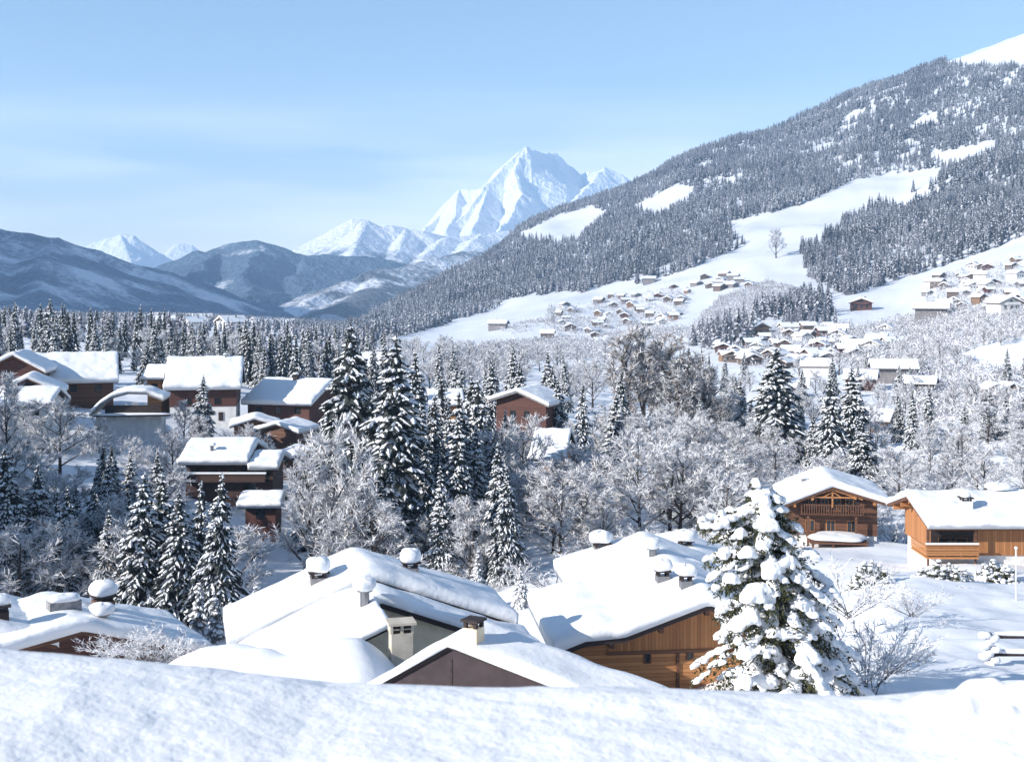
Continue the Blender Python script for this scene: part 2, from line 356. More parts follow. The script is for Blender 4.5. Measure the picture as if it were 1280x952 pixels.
# unseen range, added outside the frame to throw shade over the left hillside
ridge_mesh('mountain', 'unseen range added beyond the left edge to shade the hillside', [([(-1500,-200,1100),(-960,-250,1500),(-640,-140,2000),(-529,-30,2600),(-480,30,3200)], .9)], -4200, -700, 300, 4200, 200, 200, LEFTM, 60, 300, -300, warp=.2)

# ------------------------------------------------------------------ tree prototypes
def conifer_mesh(seed, H=20., Rr=3.3, snow=.8, tiers=24, per=8, dense=True, needle=NEED, name='crown', start=.05):
    r = np.random.default_rng(seed); m = MB()
    def branch(p, ang, L, droop, lvl=0):
        n = 5 if lvl == 0 else 3
        d = Vector((math.cos(ang), math.sin(ang), 0)); s = Vector((-d.y, d.x, 0))
        up = r.uniform(-.05,.18); w0 = (.18+.13*L)*r.uniform(.8,1.25)
        pts=[]; ws=[]
        for i in range(n+1):
            q = i/n
            z = up*L*q - droop*L*q*q + (.10*L*max(0,q-.75)*2)
            pts.append(p + d*(L*q) + Vector((0,0,z)) + s*(r.normal()*.04*L*q))
            ws.append(w0*(.45+.9*q)*(1-q**3)*r.uniform(.75,1.3)+.03)
        for i in range(n):
            a,b = pts[i],pts[i+1]; wa,wb = ws[i],ws[i+1]
            da,db = wa*r.uniform(.5,1.3), wb*r.uniform(.5,1.3)
            for sg in (1,-1):
                m.quad(a, b, b+s*(sg*wb)-Vector((0,0,db)), a+s*(sg*wa)-Vector((0,0,da)), 0)
            # hanging needle shards
            for k in range(2 if lvl else 3):
                t = r.random(); c = a.lerp(b,t); sg = r.choice((-1,1)); ww=(wa+wb)*.5
                e = c + s*(sg*ww*r.uniform(.6,1.5)) + d*r.uniform(0,.35)*L*.3 - Vector((0,0,ww*r.uniform(.6,1.9)))
                m.tri(c+d*.06*L, c-d*.05*L, e, 0)
            if r.random() < snow:
                h = .05+.05*r.random()+.016*L; ka, kb = r.uniform(.25,.72,2) if snow < .92 else r.uniform(.6,1.0,2)
                if i==n-1: kb=.15
                ta = a+Vector((0,0,h)); tb = b+Vector((0,0,h*.8))
                for sg in (1,-1):
                    m.quad(ta, tb, b+s*(sg*wb*kb)-Vector((0,0,db*kb-.04)), a+s*(sg*wa*ka)-Vector((0,0,da*ka-.04)), 1)
        if lvl==0 and dense and L>.9:
            for q in (.35,.6,.8):
                for sg in (1,-1):
                    if r.random()<.8:
                        i = int(q*n); branch(pts[i], ang+sg*r.uniform(.45,.85), L*(1-q)*r.uniform(.7,1.0)+.15, droop*.9, 1)
    for t in range(tiers):
        f = start + (1-start)*((t+r.uniform(-.3,.3))/tiers); f = min(max(f,start),.985); z = H*f
        L0 = Rr*((1-f)**.85)*r.uniform(.82,1.12)+.12
        if f < .2: L0 *= .75+f*1.25
        k = max(4, int(per*(.6+.5*(1-f)))); a0 = r.random()*6.28
        for j in range(k):
            branch(Vector((0,0,z+r.uniform(-.2,.2))), a0+6.283*j/k+r.normal()*.18, L0*r.uniform(.7,1.2), r.uniform(.65,1.25)*(.6+.7*(1-f)))
    # the dark inside of the crown, a ragged sleeve of needles
    for t in range(26):
        f=start+(.95-start)*t/26; rr=Rr*((1-f)**.9)*.52
        if f<.12: rr*=.6
        for k in range(9):
            a=r.random()*6.28; c=Vector((math.cos(a)*rr*r.uniform(.5,1),math.sin(a)*rr*r.uniform(.5,1),H*f)); tt=Vector((-math.sin(a),math.cos(a),0))*rr*r.uniform(.35,.7)
            m.tri(c-tt+Vector((0,0,r.normal()*.1)),c+tt,c*1.0+Vector((math.cos(a)*.3,math.sin(a)*.3,-H*.075*r.uniform(.7,1.4))),0)
            m.tri(c-tt*.6,c+tt*.6,Vector((c.x*.3,c.y*.3,c.z+H*.05)),0)
    # leader with a snow cap
    m.bar((0,0,H*.93),(0,0,H*1.01),.07,.02,4,0)
    for k in range(5): m.tri((.03*k-.06,0,H*.96+k*.1),(r.normal()*.12,r.normal()*.12,H*.95+k*.14),(r.normal()*.1,r.normal()*.1,H*.98+k*.1),1)
    return m.data(name, [needle, SNOWT])
def trunk_mesh(H, r0, n=8, lean=.02, seed=0, top=.97):
    r = np.random.default_rng(seed); m = MB(); p = Vector((0,0,-.6)); k=6
    for i in range(k):
        q = Vector((r.normal()*lean*H*.1, r.normal()*lean*H*.1, -.6+(H*top+.6)*(i+1)/k))
        m.bar(p, q, r0*(1-i/k)+.03, r0*(1-(i+1)/k)+.03, n); p=q
    return m.data('trunk', [BARK], True)

def bare_mesh(seed, H=12., spread=.42, frost=.8, up=.35, twmat=TWIG, limbs=8, sub=5, sub2=5, tw=9, trunk_h=.25, twl=.075, tww=.004, bush=False):
    """a leafless tree: limbs and hoar-frosted twigs; returns (trunk mesh, crown mesh)"""
    r = np.random.default_rng(seed); T = MB(); m = MB()
    def rd(d, a):
        v = Vector((r.normal(), r.normal(), r.normal()))*a + d; return v.normalized()
    def strip(p, d, L, w, mi):
        a = d.cross(Vector((r.normal(), r.normal(), r.normal()))).normalized()*w
        q = p+d*L; m.tri(p-a, p+a, q+a*.3, mi); m.tri(p-a, q+a*.3, q-a*.3, mi)
    top = Vector((0,0,H*(.85 if not bush else .3)))
    if not bush: T.bar((0,0,-.5),(0,0,H*trunk_h),H*.022,H*.015,7); T.bar((0,0,H*trunk_h),(r.normal()*.1,r.normal()*.1,H*.8),H*.015,H*.003,6)
    for i in range(limbs):
        f = trunk_h+(.8-trunk_h)*(i/limbs)**1.0 if not bush else .0
        p = Vector((0,0,H*f)) if not bush else Vector((r.normal()*.06*H, r.normal()*.06*H, -.1))
        ang = i*2.4+r.normal()*.4; d = Vector((math.cos(ang), math.sin(ang), up+.9*f+r.uniform(0,.5))).normalized()
        L1 = H*spread*(1.1-.75*f)*r.uniform(.8,1.15)*(1.25 if bush else 1)
        q = p + d*L1
        (T if not bush else m).bar(p,q,H*.009*(1.2-f),H*.003,4, 0)
        for j in range(sub):
            t = .3+.7*(j+r.random())/sub; pj = p.lerp(q,t); dj = rd(d+Vector((0,0,.15)), .42); L2 = L1*r.uniform(.3,.55)
            qj = pj+dj*L2; m.bar(pj,qj,H*.0038,H*.0018,3, 0 if r.random()>frost*.6 else 1)
            for k in range(sub2):
                t2 = .2+.8*(k+r.random())/sub2; pk = pj.lerp(qj,t2); dk = rd(dj+Vector((0,0,.1)), .5); L3 = L2*r.uniform(.35,.6)
                strip(pk, dk, L3, H*tww*.8, 1 if r.random()<frost*.8 else 0)
                for w in range(tw):
                    pw = pk+dk*(L3*r.uniform(.1,1)); dw = rd(dk+Vector((0,0,.05)), .6)
                    strip(pw, dw, H*twl*r.uniform(.5,1.1), H*tww*r.uniform(.6,1.2), 1 if r.random()<frost else 0)
    return (T.data('trunk',[BARK],True) if not bush else None), m.data('crown' if not bush else 'twigs',[twmat,FROST])

NC = 7
CON = [(conifer_mesh(11+i, 20, [3.7,4.2,3.3,4.5,3.9,3.0,4.1][i], [.78,.7,.85,.66,.8,.88,.74][i], 30, 9), trunk_mesh(20,.24,8,.02,i)) for i in range(NC)]
WCON = [(conifer_mesh(51+i, 10, [1.9,1.6,2.1][i], .97, 20, 8, True, NEEDW), trunk_mesh(10,.15,8,.02,30+i)) for i in range(3)]     # heavily snowed young spruces
SCON = [conifer_mesh(71+i, 15, [2.4,2.0,2.7,2.2][i], [.75,.9,.7,.82][i], 15, 6, False, name='spruce_tree') for i in range(4)]  # far, small
DEC = [bare_mesh(101+i, 12, [.36,.40,.32,.38][i], [.88,.82,.91,.80][i], [.45,.6,.8,.4][i], TWIG, 13, 5, 5, 11, .08, .062, .0031) for i in range(4)]
POP = [bare_mesh(131+i, 20, .24, .62, 1.5, LARCH, 14, 6, 5, 9, .1, .05, .0028) for i in range(2)]
DARKP = [bare_mesh(141+i, 18, .34, .48, .9, TWIG, 14, 6, 6, 9, .12, .05, .0032) for i in range(2)]
BUSH = [bare_mesh(151+i, 3.6, .55, [.95,.92,.96][i], .8, TWIG, 11, 5, 4, 7, 0, .11, .006, True)[1] for i in range(3)]

def tree(px, base_row, Y, H, proto, ph, label, group=None, name='spruce_tree', cat='tree', rz=None, fat=1.0, single=False, x=None, sink=0.0):
    """proto: (crown, trunk) meshes made for height ph"""
    xx = (px-U0)/F*Y if x is None else x
    z = gz(xx, Y) if base_row is None else (V0-base_row)/F*Y
    s = H/ph; rz = random.random()*6.28 if rz is None else rz
    if single:
        o = link(name, proto); o.location=(xx,Y,z-sink); o.rotation_euler=(0,0,rz); o.scale=(s*fat,s*fat,s); return tag(o,label,cat,group)
    e = empty(name,(xx,Y,z-sink),rz,label,cat,group); e.scale=(s*fat*random.uniform(.9,1.1),s*fat*random.uniform(.9,1.1),s); e.rotation_euler=(R(random.gauss(0,1.3)),R(random.gauss(0,1.3)),rz)
    link('crown',proto[0],e); link('trunk',proto[1],e)
    return e
def top_tree(px, top, base, Y, proto, ph, label, group=None, **k):
    """a tree whose tip shows at row top; its foot goes to the ground"""
    x = (px-U0)/F*Y; zt = (V0-top)/F*Y; zb = min(gz(x,Y), (V0-base)/F*Y+1.0)
    H = zt-zb
    return tree(px, V0-zb*F/Y, Y, H, proto, ph, label, group, **k)

G1='tall spruces of the wooded gully'
BIG = [ # px, top, base, Y, proto index, label, fatness
 (433,402,690,141,3,'very tall snowy spruce left of its twin, tip against the far valley',1.35),
 (491,415,682,138,0,'very tall dark spruce with drooping white boughs, right of its twin',1.55),
 (575,486,665,150,1,'dark spruce in front of the red gabled chalet cluster, left of two',1.15),
 (601,470,660,158,4,'frosted tall spruce just left of the red gabled chalet',1.0),
 (541,492,670,152,6,'bushy spruce between the twin giants and the dark spruce',1.1),
 (628,510,650,160,2,'slim spruce standing in front of the red gabled chalet',1.0),
 (552,578,720,117,5,'bright snowy spruce standing behind the big white roof, left of a pair',1.15),
 (634,582,722,114,6,'dark snowy spruce beside the open snow patch, right of a pair',1.15),
 (178,590,765,96,0,'snowy spruce with a double tip left of the trio above the low chalet',1.5),
 (199,588,765,98,4,'snowy spruce close behind the double tipped one',1.35),
 (226,612,768,95,3,'snowy spruce in the middle of the trio above the low chalet',1.4),
 (271,590,770,92,6,'tall slender snowy spruce at the right of the trio above the low chalet',1.2),
 (249,600,768,97,2,'thin spruce squeezed between two larger ones below the dark balcony chalet',1.05),
 (12,556,745,116,1,'blue shaded spruce at the edge of the gully, tallest there',1.25),
 (48,575,745,118,4,'blue shaded spruce second from the picture edge in the gully',1.15),
 (252,468,560,176,0,'lone spruce rising before the red chalet with white ground floor',1.35),
 (729,476,612,178,5,'narrow spruce right of the frosted shed roof',1.2),
 (768,490,600,182,2,'blunt spruce standing right of the narrow one near the shed',1.35),
 (970,433,580,212,3,'broad dark spruce alone before the village, largest on that side',1.75),
 (1016,512,590,188,2,'small spruce right of the broad dark one',1.15),
 (1041,470,598,184,4,'pale snowy spruce left of the dark pair above the gabled chalet',1.45),
 (1068,455,590,190,0,'dark spruce with the highest tip above the gabled chalet',1.5),
 (1079,520,612,158,6,'spruce close behind the roof of the gabled chalet',1.5),
 (926,473,525,258,1,'small dark spruce left of the broad dark one',1.2),
 (1140,485,552,240,5,'frosted spruce left of a pair in front of the snowy dome',1.25),
 (1161,480,555,238,2,'frosted spruce right of a pair in front of the snowy dome',1.25),
 (1232,490,552,236,4,'frosted spruce under the snowy dome at the picture edge',1.35),
 (1205,505,555,238,6,'low frosted spruce between the pair and the picture edge',1.3),
 (859,432,560,250,3,'dark pointed spruce rising beside the brown bare trees',.9),
 (746,598,665,138,5,'thin bright spruce in front of the pale bare thicket',1.1),
 (700,470,590,205,1,'spruce behind the shed with the frosted roof',1.1),
 (655,450,560,235,4,'spruce behind the red gabled chalet',1.2),
 (640,430,540,265,2,'pointed spruce over the roof of the red gabled chalet',1.2),
 (690,455,560,250,6,'darker spruce right of the red gabled chalet',1.2),
 (523,436,600,190,5,'spruce half hidden behind the right twin giant',1.2),
]
for px,t,b,Y,pi,lab,fat in BIG:
    top_tree(px,t,b,Y,CON[pi],20,lab,fat=fat)
SMALLW = [
 (248,730,800,70,0,'young white laden spruce left of three beside the low chalet',1.2),
 (274,740,815,68,1,'young white laden spruce in front, middle of three beside the low chalet',1.5),
 (318,728,808,72,2,'young snowy spruce with a thin bare tip between two chalet roofs',1.1),
 (597,684,738,101,1,'small white spruce left of the open snow patch',1.3),
 (651,702,748,99,0,'smallest white spruce, alone on the open snow patch',1.1),
 (146,562,640,135,0,'young spruce in the blue shade below the arched snow roof',1.0),
 (742,640,680,130,2,'small snowy spruce among pale shrubs behind the wide roof',1.2),
]
for px,t,b,Y,pi,lab,fat in SMALLW:
    top_tree(px,t,b,Y,WCON[pi],10,lab,fat=fat)

# ---- scattered trees, each its own object
def scatter(n, u0,u1,y0,y1, hs, protos, ph, label, group, name='spruce_tree', single=False, fat=(.9,1.25), mind=2.2, avoid=(), cat='tree', gap=None):
    placed=[]; tries=0
    while len(placed)<n and tries<n*40:
        tries += 1
        u = random.uniform(u0,u1); Y = math.exp(random.uniform(math.log(y0),math.log(y1))); x=(u-U0)/F*Y
        if any((x-a)**2+(Y-b)**2 < mind**2 for a,b in placed): continue
        z = gz(x,Y); row = V0-z*F/Y
        H = random.uniform(*hs); topr = V0-(z+H)*F/Y
        if any(a0<u<a1 and topr<b1 and row>b0 and ya0<Y<ya1 for a0,a1,b0,b1,ya0,ya1 in avoid): continue
        placed.append((x,Y))
        tree(u,None,Y,H,random.choice(protos),ph,label,group,name=name,single=single,fat=random.uniform(*fat),x=x,sink=.2,cat=cat)
    return placed
# windows of the view kept clear of taller trees: px0,px1,row0,row1 and a distance range
HOUSES = [(0,150,430,492,120,215),(183,306,436,526,120,212),(300,425,462,530,120,222),(230,360,538,645,95,160),(298,360,608,672,90,146),
          (608,695,482,532,120,206),(664,718,528,582,110,172),(112,210,480,548,110,182),(0,115,475,535,110,175),(300,400,495,565,110,185)]
scatter(108,-40,430,262,400,(6.5,14),SCON,15,'small snowy spruce in the dense belt behind the left chalets','spruces in the belt behind the left chalets',single=True,mind=2.4,avoid=HOUSES,fat=(1.0,1.4))
scatter(30,-60,420,225,280,(10,15),CON,20,'snowy spruce right behind the left chalets','spruces right behind the left chalets',avoid=[(0,150,430,492,120,215),(183,306,436,526,120,240)],mind=4)
scatter(34,-90,200,104,142,(7,12),CON,20,'blue shaded spruce on the slope of the left gully','shaded spruces on the gully slope',avoid=HOUSES,mind=3)
scatter(46,370,660,118,205,(7,14),CON,20,'lesser spruce around the feet of the twin giants','lesser spruces around the twin giants',avoid=HOUSES,mind=3)
scatter(18,500,668,136,176,(12,18),CON,20,'dark spruce in the thick stand right of the twin giants','dark spruces right of the twin giants',avoid=HOUSES,mind=3,fat=(1.1,1.4))
scatter(40,420,930,215,380,(9,16),CON,20,'grey green spruce in the wood below the white meadow','spruces in the wood below the white meadow',avoid=[(608,695,482,532,120,206)],mind=4)
scatter(22,900,1290,215,420,(7,12),CON,20,'frosted spruce scattered among the lower village shrubs','spruces among the lower village shrubs',mind=5)
# hoar-frosted leafless trees
GD='hoar frosted bare trees'
DL=[(626,528,640,150,0,'frosted tree standing before the wall of the dark red gabled chalet, left one',1.0),(668,580,650,148,2,'frosted tree in front of the shed roof among the thicket',1.1),(652,522,640,155,3,'frosted tree standing before the wall of the dark red gabled chalet, right one',.9),(418,530,690,122,0,'pale frosted tree at the foot of the left giant, tallest of a clump',.85),(390,562,690,120,2,'pale frosted tree left of the clump at the foot of the left giant',.9),(440,575,690,118,3,'pale frosted tree right of the clump at the foot of the left giant',1.0),(466,628,695,116,1,'pale low frosted tree in front of the twin giants',1.3),
    (590,625,700,116,3,'frosted tree between the bright and the dark spruce',1.2),
    (800,545,670,135,0,'broad pale frosted tree in the middle of the thicket',1.4),(850,560,672,135,1,'pale frosted tree behind the chimneyed wide roof',1.4),
    (895,560,672,140,3,'pale frosted tree behind the top of the laden fir',1.4),(700,580,690,128,1,'frosted tree behind the small white spruce',1.3),
    (75,500,580,150,3,'round pale frosted tree in the blue shade under the left chalets',1.5),(10,470,600,150,1,'thin frosted tree at the picture edge by the dormered chalet',1.0),
    (970,285,318,1250,2,'lone bare tree on the high white meadow',1.3),(690,380,425,1000,2,'tall bare tree standing on the white meadow among hamlet roofs',.8)]
for px,t,b,Y,pi,lab,fat in DL:
    top_tree(px,t,b,Y,(DEC[pi][1],DEC[pi][0]),11.5,lab,fat=fat,name='bare_tree')
PROT=[(c,t) for t,c in DEC]
scatter(64,640,930,125,230,(5,9),PROT,11.5,'pale frosted bare tree in the thicket behind the wide roofs','frosted bare trees in the thicket',name='bare_tree',fat=(1.2,1.7),avoid=HOUSES,mind=3)
scatter(42,900,1320,150,240,(4.5,8),PROT,11.5,'low frosted bare tree behind the two right chalets','frosted bare trees behind the right chalets',name='bare_tree',fat=(1.2,1.8),mind=3)
scatter(34,-120,330,102,165,(5,9),PROT,11.5,'frosted bare tree in the blue shade of the left gully','frosted bare trees in the gully shade',name='bare_tree',fat=(1.1,1.6),avoid=HOUSES,mind=3)
scatter(24,370,640,112,190,(4,7),PROT,11.5,'frosted bare tree between the spruces of the gully','frosted bare trees between the gully spruces',name='bare_tree',fat=(1.1,1.6),avoid=HOUSES,mind=3)
scatter(44,900,1320,240,480,(5,9),PROT,11.5,'small frosted bare tree by the lower village','frosted bare trees by the lower village',name='bare_tree',fat=(1.1,1.7),mind=5)
scatter(44,470,770,300,620,(7,12),PROT,11.5,'frosted bare tree standing below the white meadow','frosted bare trees below the white meadow',name='bare_tree',fat=(1.2,1.7),mind=7)
scatter(18,-30,420,262,390,(6,10),PROT,11.5,'frosted bare tree among the spruces behind the left chalets','frosted bare trees in the spruce belt',name='bare_tree',fat=(1.1,1.5),avoid=HOUSES,mind=5)
for px,t,b,Y,k in [(785,418,560,252,0),(806,412,560,256,1),(826,420,560,262,0),(838,425,560,256,1)]:
    top_tree(px,t,b,Y,(POP[k][1],POP[k][0]),18,'tall slim brownish bare tree in the clump above the thicket','tall brownish bare trees',name='bare_tree',fat=1.25)
for px,t,b,Y,k in [(862,450,575,246,0),(884,470,575,244,1),(900,500,580,240,0),(845,470,580,240,1)]:
    top_tree(px,t,b,Y,(DARKP[k][1],DARKP[k][0]),16,'dark purplish bare tree at the right of the brown clump','dark bare trees beside the brown clump',name='bare_tree',fat=1.2)
# frosted shrubs
scatter(70,900,1330,128,215,(1.8,3.4),BUSH,3.4,'frosted twiggy shrub on the bank behind the right chalets','frosted shrubs behind the right chalets',name='frosted_shrub',single=True,fat=(1.2,1.8),mind=1.8,cat='shrub')
scatter(50,540,900,104,180,(1.5,3.2),BUSH,3.4,'frosted twiggy shrub under the pale thicket','frosted shrubs under the thicket',name='frosted_shrub',single=True,fat=(1.2,1.8),mind=1.8,cat='shrub',avoid=[(610,690,700,760,90,112)])
scatter(40,-60,380,98,165,(1.5,3.0),BUSH,3.4,'frosted twiggy shrub in the blue shade of the gully','frosted shrubs in the gully shade',name='frosted_shrub',single=True,fat=(1.2,1.8),mind=1.8,cat='shrub')
scatter(40,-30,420,160,186,(1.5,3.2),BUSH,3.4,'frosted garden shrub between the left chalets','frosted garden shrubs between the left chalets',name='frosted_shrub',single=True,fat=(1.2,1.8),mind=2.2,cat='shrub')
scatter(9,20,420,160,182,(4,6),PROT,11.5,'frosted garden tree between the left chalets','frosted garden trees between the left chalets',name='bare_tree',fat=(1.1,1.5),mind=6)
# unseen spruces added left of the frame to cast shade on the gully
for k in range(26):
    Y = 97+random.random()*22; u = random.uniform(-330,-150)
    tree(u,None,Y,random.uniform(17,23),CON[k%NC],20,'unseen tall spruce added off frame to shade the gully','unseen spruces added to shade the gully',fat=1.2,sink=.3)

for k in range(26):  # more unseen spruces, added to widen the shade over the gully
    x=random.uniform(-98,-72); Y=random.uniform(104,142)
    tree(0,None,Y,random.uniform(17,23),CON[k%NC],20,'unseen tall spruce added off frame to shade the gully','unseen spruces added to shade the gully',fat=1.25,x=x,sink=.3)
# ---- distant woods: one mass each
def lowpoly(seed, H, Rr, tiers=6, seg=7, frost=.5):
    """a small spruce: dark core and tiers of drooping fronds, some white"""
    r = np.random.default_rng(seed); V=[]; Fc=[]; M=[]
    n=6; V.append((0,0,H*.99))
    for k in range(n): V.append((math.cos(6.283*k/n)*Rr*.5,math.sin(6.283*k/n)*Rr*.5,H*.06))
    for k in range(n): Fc.append((0,1+k,1+(k+1)%n)); M.append(0)
    for t in range(tiers):
        f=.05+.9*t/tiers; z=H*(f+.9/tiers); rr=Rr*(1-f)**.85*r.uniform(.8,1.15)+.012; a0=r.random()*6.28; k_=max(4,int(seg*(1-.5*f)))
        for k in range(k_):
            a=a0+6.283*k/k_+r.normal()*.2; L=rr*r.uniform(.75,1.3); w=L*r.uniform(.26,.46)+.006; zz=z+r.normal()*H*.012
            c,s_=math.cos(a),math.sin(a); i=len(V); dz=L*r.uniform(.7,1.3)
            tip=(c*L,s_*L,zz-dz); m1=(c*L*.55-s_*w,s_*L*.55+c*w,zz-dz*.62); m2=(c*L*.55+s_*w,s_*L*.55-c*w,zz-dz*.62)
            V+= [(c*.01,s_*.01,zz+.02*H),m1,tip,m2]; Fc+= [(i,i+1,i+2),(i,i+2,i+3)]
            b=1 if r.random()<frost else 0; M+=[b,b if r.random()<.7 else 0]
    return np.array(V), np.array(Fc), np.array(M)
def mass(name, label, pts, hts, protos, mats, cat='woodland'):
    cos=[];fs=[];ms=[];off=0
    for (x,y,z),h in zip(pts,hts):
        V,Fc,M = protos[rng.integers(len(protos))]; a = rng.random()*6.283; ca,sa = math.cos(a),math.sin(a); w = h*rng.uniform(1.1,1.6)
        P = np.empty_like(V); P[:,0] = (V[:,0]*ca-V[:,1]*sa)*w+x; P[:,1] = (V[:,0]*sa+V[:,1]*ca)*w+y; P[:,2] = V[:,2]*h+z-.3
        cos.append(P); fs.append(Fc+off); ms.append(M); off += len(V)
    me = bpy.data.meshes.new(name); raw_mesh(me, np.concatenate(cos), np.concatenate(fs), np.concatenate(ms))
    for m in mats: me.materials.append(m)
    return tag(link(name, me), label, cat, kind='stuff')
LP = [lowpoly(200+i, 1., [.17,.15,.19,.16,.14][i], [7,8,7,8,7][i], 7, [.42,.52,.36,.46,.56][i]) for i in range(5)]
LPR = [lowpoly(220+i, 1., .30, 4, 7, .8) for i in range(3)]
LP2 = [lowpoly(240+i, 1., [.19,.17,.21,.18][i], 11, 9, [.46,.54,.42,.5][i]) for i in range(4)]
def tuft(seed, n=46):
    r=np.random.default_rng(seed); V=[]; Fc=[]; M=[]
    for k in range(n):
        a=r.random()*6.28; q=r.random()**.6; p=np.array([math.cos(a)*q*.30,math.sin(a)*q*.30,.12+.8*r.random()*(1-q*q*.8)])
        d=np.array([math.cos(a)*.6+r.normal()*.5,math.sin(a)*.6+r.normal()*.5,.7+r.normal()*.5]); d/=np.linalg.norm(d)
        s=np.cross(d,r.normal(size=3)); s/=np.linalg.norm(s); i=len(V); L=r.uniform(.14,.32); w=r.uniform(.018,.04)
        V+=[tuple(p-s*w),tuple(p+s*w),tuple(p+d*L)]; Fc.append((i,i+1,i+2)); M.append(1 if r.random()<.6 else 0)
    return np.array(V),np.array(Fc),np.array(M)
LPR=[tuft(260+i) for i in range(5)]
def inside(poly, px, py):
    c = np.zeros(px.shape,bool); n=len(poly)
    for i in range(n):
        x1,y1=poly[i]; x2,y2=poly[(i+1)%n]
        hit = ((y1>py)!=(y2>py)) & (px < (x2-x1)*(py-y1)/(y2-y1+1e-9)+x1)
        c ^= hit
    return c
FOREST = [[(430,425),(470,392),(520,362),(560,345),(600,322),(640,290),(700,262),(735,235),(780,205),(850,175),(900,150),(985,138),(1080,88),(1190,50),(1280,10),(1500,-80),(2290,-300),
           (2290,200),(1500,230),(1280,262),(1240,262),(1180,228),(1060,262),(1000,268),(905,290),(935,304),(905,318),(870,332),(830,348),(800,356),(770,352),(730,366),(690,366),(600,392),(520,416),(480,424)],
          [(1000,312),(1030,300),(1060,275),(1110,248),(1170,228),(1280,212),(1400,180),(1400,270),(1280,298),(1180,332),(1062,370),(1040,362),(1010,345)],
          [(925,405),(990,368),(1036,366),(1045,404),(1000,410),(960,400)],
          [(860,432),(900,405),(950,400),(935,430),(900,440)]]
MEADOW = [[(640,297),(700,268),(740,258),(760,266),(722,300),(690,304)],[(790,262),(845,230),(868,236),(860,256),(820,272)],
          [(900,280),(1000,258),(1070,224),(1178,210),(1172,228),(1130,242),(1060,268),(1040,292),(1000,304),(930,322),(945,296)],
          [(1160,194),(1245,176),(1240,196),(1180,208)],[(1170,78),(1280,35),(1320,20),(1320,80),(1230,84)]]
N = 420000
su = rng.uniform(400,2250,N); sy = np.sqrt(rng.uniform(500**2,2750**2,N)); sx=(su-U0)/F*sy
sz = ground(sx,sy); sr = V0-sz*F/sy
ok = np.zeros(N,bool)
for p in FOREST: ok |= inside(p,su,sr)
for p in MEADOW: ok &= ~inside(p,su,sr)
ok &= fbm(sx/60,sy/60,3) > -.46+.10*np.clip(-sz/40,0,1)
keep = (su<1500)|(rng.random(N)<.3)
ok &= keep
idx = np.nonzero(ok)[0][:46000]
mass('forest','frosted spruce forest covering the right mountainside',[(sx[i],sy[i],sz[i]) for i in idx], rng.uniform(9,15.5,len(idx))*(1+.5*fbm(sx[idx]/45,sy[idx]/45,3)), LP, [FNEED,FSNOW])
# frosted scrub between the hamlets
SCRUB = [[(470,436),(560,440),(640,432),(660,470),(560,480),(470,470)],[(1040,420),(1120,400),(1200,388),(1280,372),(1300,420),(1230,432),(1180,450),(1150,470),(1060,462)],[(600,432),(680,425),(760,428),(770,450),(620,452)],
         [(900,372),(960,352),(1000,362),(950,395),(880,420),(850,424)],[(1120,480),(1200,450),(1280,470),(1280,540),(1120,530)],[(740,420),(860,408),(850,420),(760,432)]]
N=60000
su = rng.uniform(560,1400,N); sy = np.sqrt(rng.uniform(230**2,1300**2,N)); sx=(su-U0)/F*sy; sz=ground(sx,sy); sr=V0-sz*F/sy
ok=np.zeros(N,bool)
for p in SCRUB: ok |= inside(p,su,sr)
HAM=[[(690,425),(700,385),(760,372),(860,358),(868,372),(850,400),(780,420),(760,432)],[(895,450),(900,425),(960,412),(1060,405),(1112,418),(1100,440),(1040,455),(960,462)],[(1150,372),(1180,340),(1275,325),(1280,385),(1200,395)],[(620,412),(700,392),(690,412),(640,420)]]
for p in HAM: ok |= inside(p,su,sr) & (rng.random(N)<.22)
idx=np.nonzero(ok)[0][:9600]
mass('undergrowth','pale frosted scrub between the hamlets',[(sx[i],sy[i],sz[i]) for i in idx], rng.uniform(2.2,5,len(idx)), LPR, [SCRUBM,FROST],'undergrowth')
# woods of the left valley floor and hillside
N=16000
su=rng.uniform(-60,470,N); sy=np.sqrt(rng.uniform(400**2,2300**2,N)); sx=(su-U0)/F*sy; sz=ground(sx,sy)
ok = fbm(sx/90,sy/90,3)>-.12
idx=np.nonzero(ok)[0][:5200]
mass('woods','dense snowy woods on the valley floor at left',[(sx[i],sy[i],sz[i]) for i in idx], rng.uniform(6.5,11,len(idx)), LP2, [FNEED,FSNOW])

